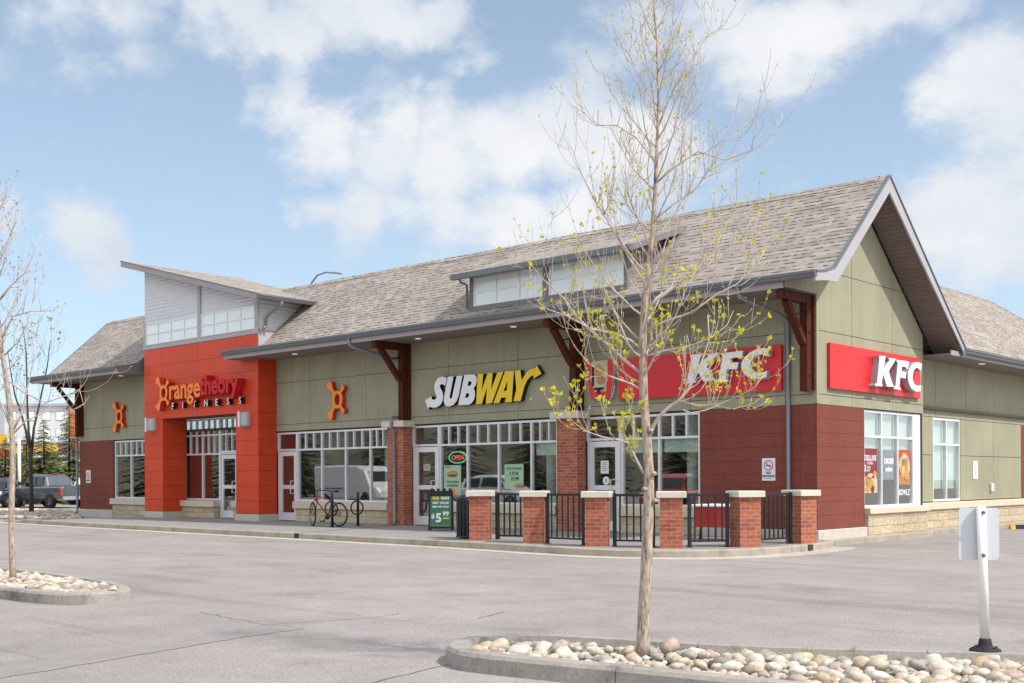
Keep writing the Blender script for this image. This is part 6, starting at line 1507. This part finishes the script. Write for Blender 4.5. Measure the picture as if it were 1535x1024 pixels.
vehicle('parked_car', 'white car mostly hidden behind the grey pickup and the building corner', 'car', at(131, 70, -.14), R(150), M_carw)
# what the shop windows mirror, off to the left of the picture
vehicle('delivery_van', 'white van mirrored in the storefront behind the bicycle', 'van', (-36.5, -18.2, -.14), R(2), M_carw)
vehicle('parked_car', 'white car mirrored in the middle storefront', 'car', (-26.5, -18.6, -.14), R(-6), M_carw)
vehicle('parked_car', 'red car mirrored in the storefront behind the patio', 'car', (-14.6, -16.0, -.14), R(70), M_carr)
tl_ = MB(); rr = random.Random(4)
for i in range(20):
    a = R(186 + 104 * i / 19); d = rr.uniform(58, 70); c_ = Vector((-10 + d * math.cos(a), d * math.sin(a), -.14)); h = rr.uniform(8, 13)
    sm = spruce_mesh(h, rr.uniform(2.2, 3.4), 60 + i, None, .7); b = len(tl_.v)
    tl_.raw([(p[0] + c_.x, p[1] + c_.y, p[2] + c_.z) for p in sm.v], sm.f)
bank = MB(); pb = [(-10 + 76 * math.cos(R(176 + 4 * i)), 76 * math.sin(R(176 + 4 * i))) for i in range(33)]
for i, (a, b) in enumerate(zip(pb, pb[1:])):
    ha, hb = 9.5 + 1.5 * math.sin(i * 1.3) + 1.0 * math.sin(i * 3.1), 9.5 + 1.5 * math.sin((i + 1) * 1.3) + 1.0 * math.sin((i + 1) * 3.1)
    q = lambda p, k_: (-10 + (p[0] + 10) * k_, p[1] * k_)
    bank.face([(*a, -.2), (*b, -.2), (*q(b, 1.16), hb), (*q(a, 1.16), ha)])
structure(bank.build('hill_bank', plain('bank_scrub', (.11, .10, .072), .95, .6, .35, bump=.6, bscale=2.0), recalc=False), 'dark wooded bank across the road')
tag(tl_.build('treeline', M_pine, recalc=False), 'dark evergreen wood mirrored in the shop windows', 'wood', kind='stuff')

# far buildings beyond the parking lot
fb = thing('apartment_block', 'pale far-off building with shop signs at street level behind the spruces', 'building', at(40, 150, -.14), math.atan2(right.y, right.x)); W3 = 11.5
M_fw = plain('far_wall', (.68, .67, .67), .8, .1, .4); M_fg = plain('far_grey', (.42, .43, .47), .7, .15, .4); M_fy = plain('far_yellow', (.66, .40, .12), .6, .1, 1); M_fgr = plain('far_green', (.05, .34, .14), .6, .1, 1); M_fr = plain('far_red', (.5, .05, .04), .6, .1, 1); M_fo = plain('far_orange', (.62, .16, .06), .6, .1, 1); M_fb = plain('far_brick', (.42, .36, .32), .8, .1, 1)
m = MB(); m.mat(M_fw); m.box(-14, 12, 0, 10, 6.6, 11.2); m.mat(M_fg); m.box(-14, 12, -.4, 10, 6.3, 6.6); m.mat(M_fb); m.box(-14, 12, .1, 10, 0, 6.3); m.mat(M_fg); m.box(-6.5, -2.8, -.3, 0, 6.6, 10.6); m.box(-14.3, 12.3, -.4, 10.2, 11.2, 11.5); m.build('wall', None, fb)
for x in (-12, -9.5, -7.5, -1.8, .6, 2.6, 4.4, 7.4, 9.6):
    for z in (7.1, 9.3): m = MB(); m.box(x - .55, x + .55, -.05, .02, z, z + 1.2); wo = m.build('window', M_fg, fb); m = MB(); m.box(x - .48, x + .48, -.07, -.052, z + .08, z + 1.12); m.build('pane', M_frost, wo)
for (x0, x1, z0, z1, mm) in ((-3.6, -.4, 5.0, 6.0, M_fy), (.2, 4.2, 5.2, 6.2, M_fy), (2.4, 4.6, 2.6, 3.4, M_fgr), (5.9, 7.6, 5.4, 6.25, M_fr), (5.8, 7.4, 6.9, 10.4, M_fo), (5.6, 8.5, 3.9, 4.5, M_fw), (-9, -4.6, 4.4, 5.6, M_fo), (1.0, 5.0, 4.5, 4.75, M_fw)): m = MB(); m.box(x0, x1, -.45, -.06, z0, z1); m.build('sign_board', mm, fb)
rs2 = thing('shop_sign', 'red roadside sign box with a yellow top at the far left edge', 'sign', at(3, 110, -.14), math.atan2(right.y, right.x))
m = MB(); m.box(-.9, .75, -.2, .2, 3.7, 4.5); m.build('red_box', M_fr, rs2); m = MB(); m.box(-.7, .45, -.15, .15, 5.0, 5.9); m.build('yellow_box', M_pyel, rs2); m = MB(); m.tube([(0, 0, 0), (0, 0, 5.8)], .1, 8); m.build('post', M_down, rs2)
# a low brown rise behind it all
m = MB(); pts_ = [at(px, 230) for px in range(-900, 1500, 60)]
for i, (a, b) in enumerate(zip(pts_, pts_[1:])):
    ha, hb = 4.5 + 2 * math.sin(i * .9) + 1.2 * math.sin(i * 2.3), 4.5 + 2 * math.sin((i + 1) * .9) + 1.2 * math.sin((i + 1) * 2.3)
    m.face([(a.x, a.y, -1), (b.x, b.y, -1), (b.x - 30, b.y + 33, hb), (a.x - 30, a.y + 33, ha)])
structure(m.build('far_hill', plain('far_hill', (.20, .18, .12), .95, .35, .08), recalc=False), 'low brown rise on the horizon')
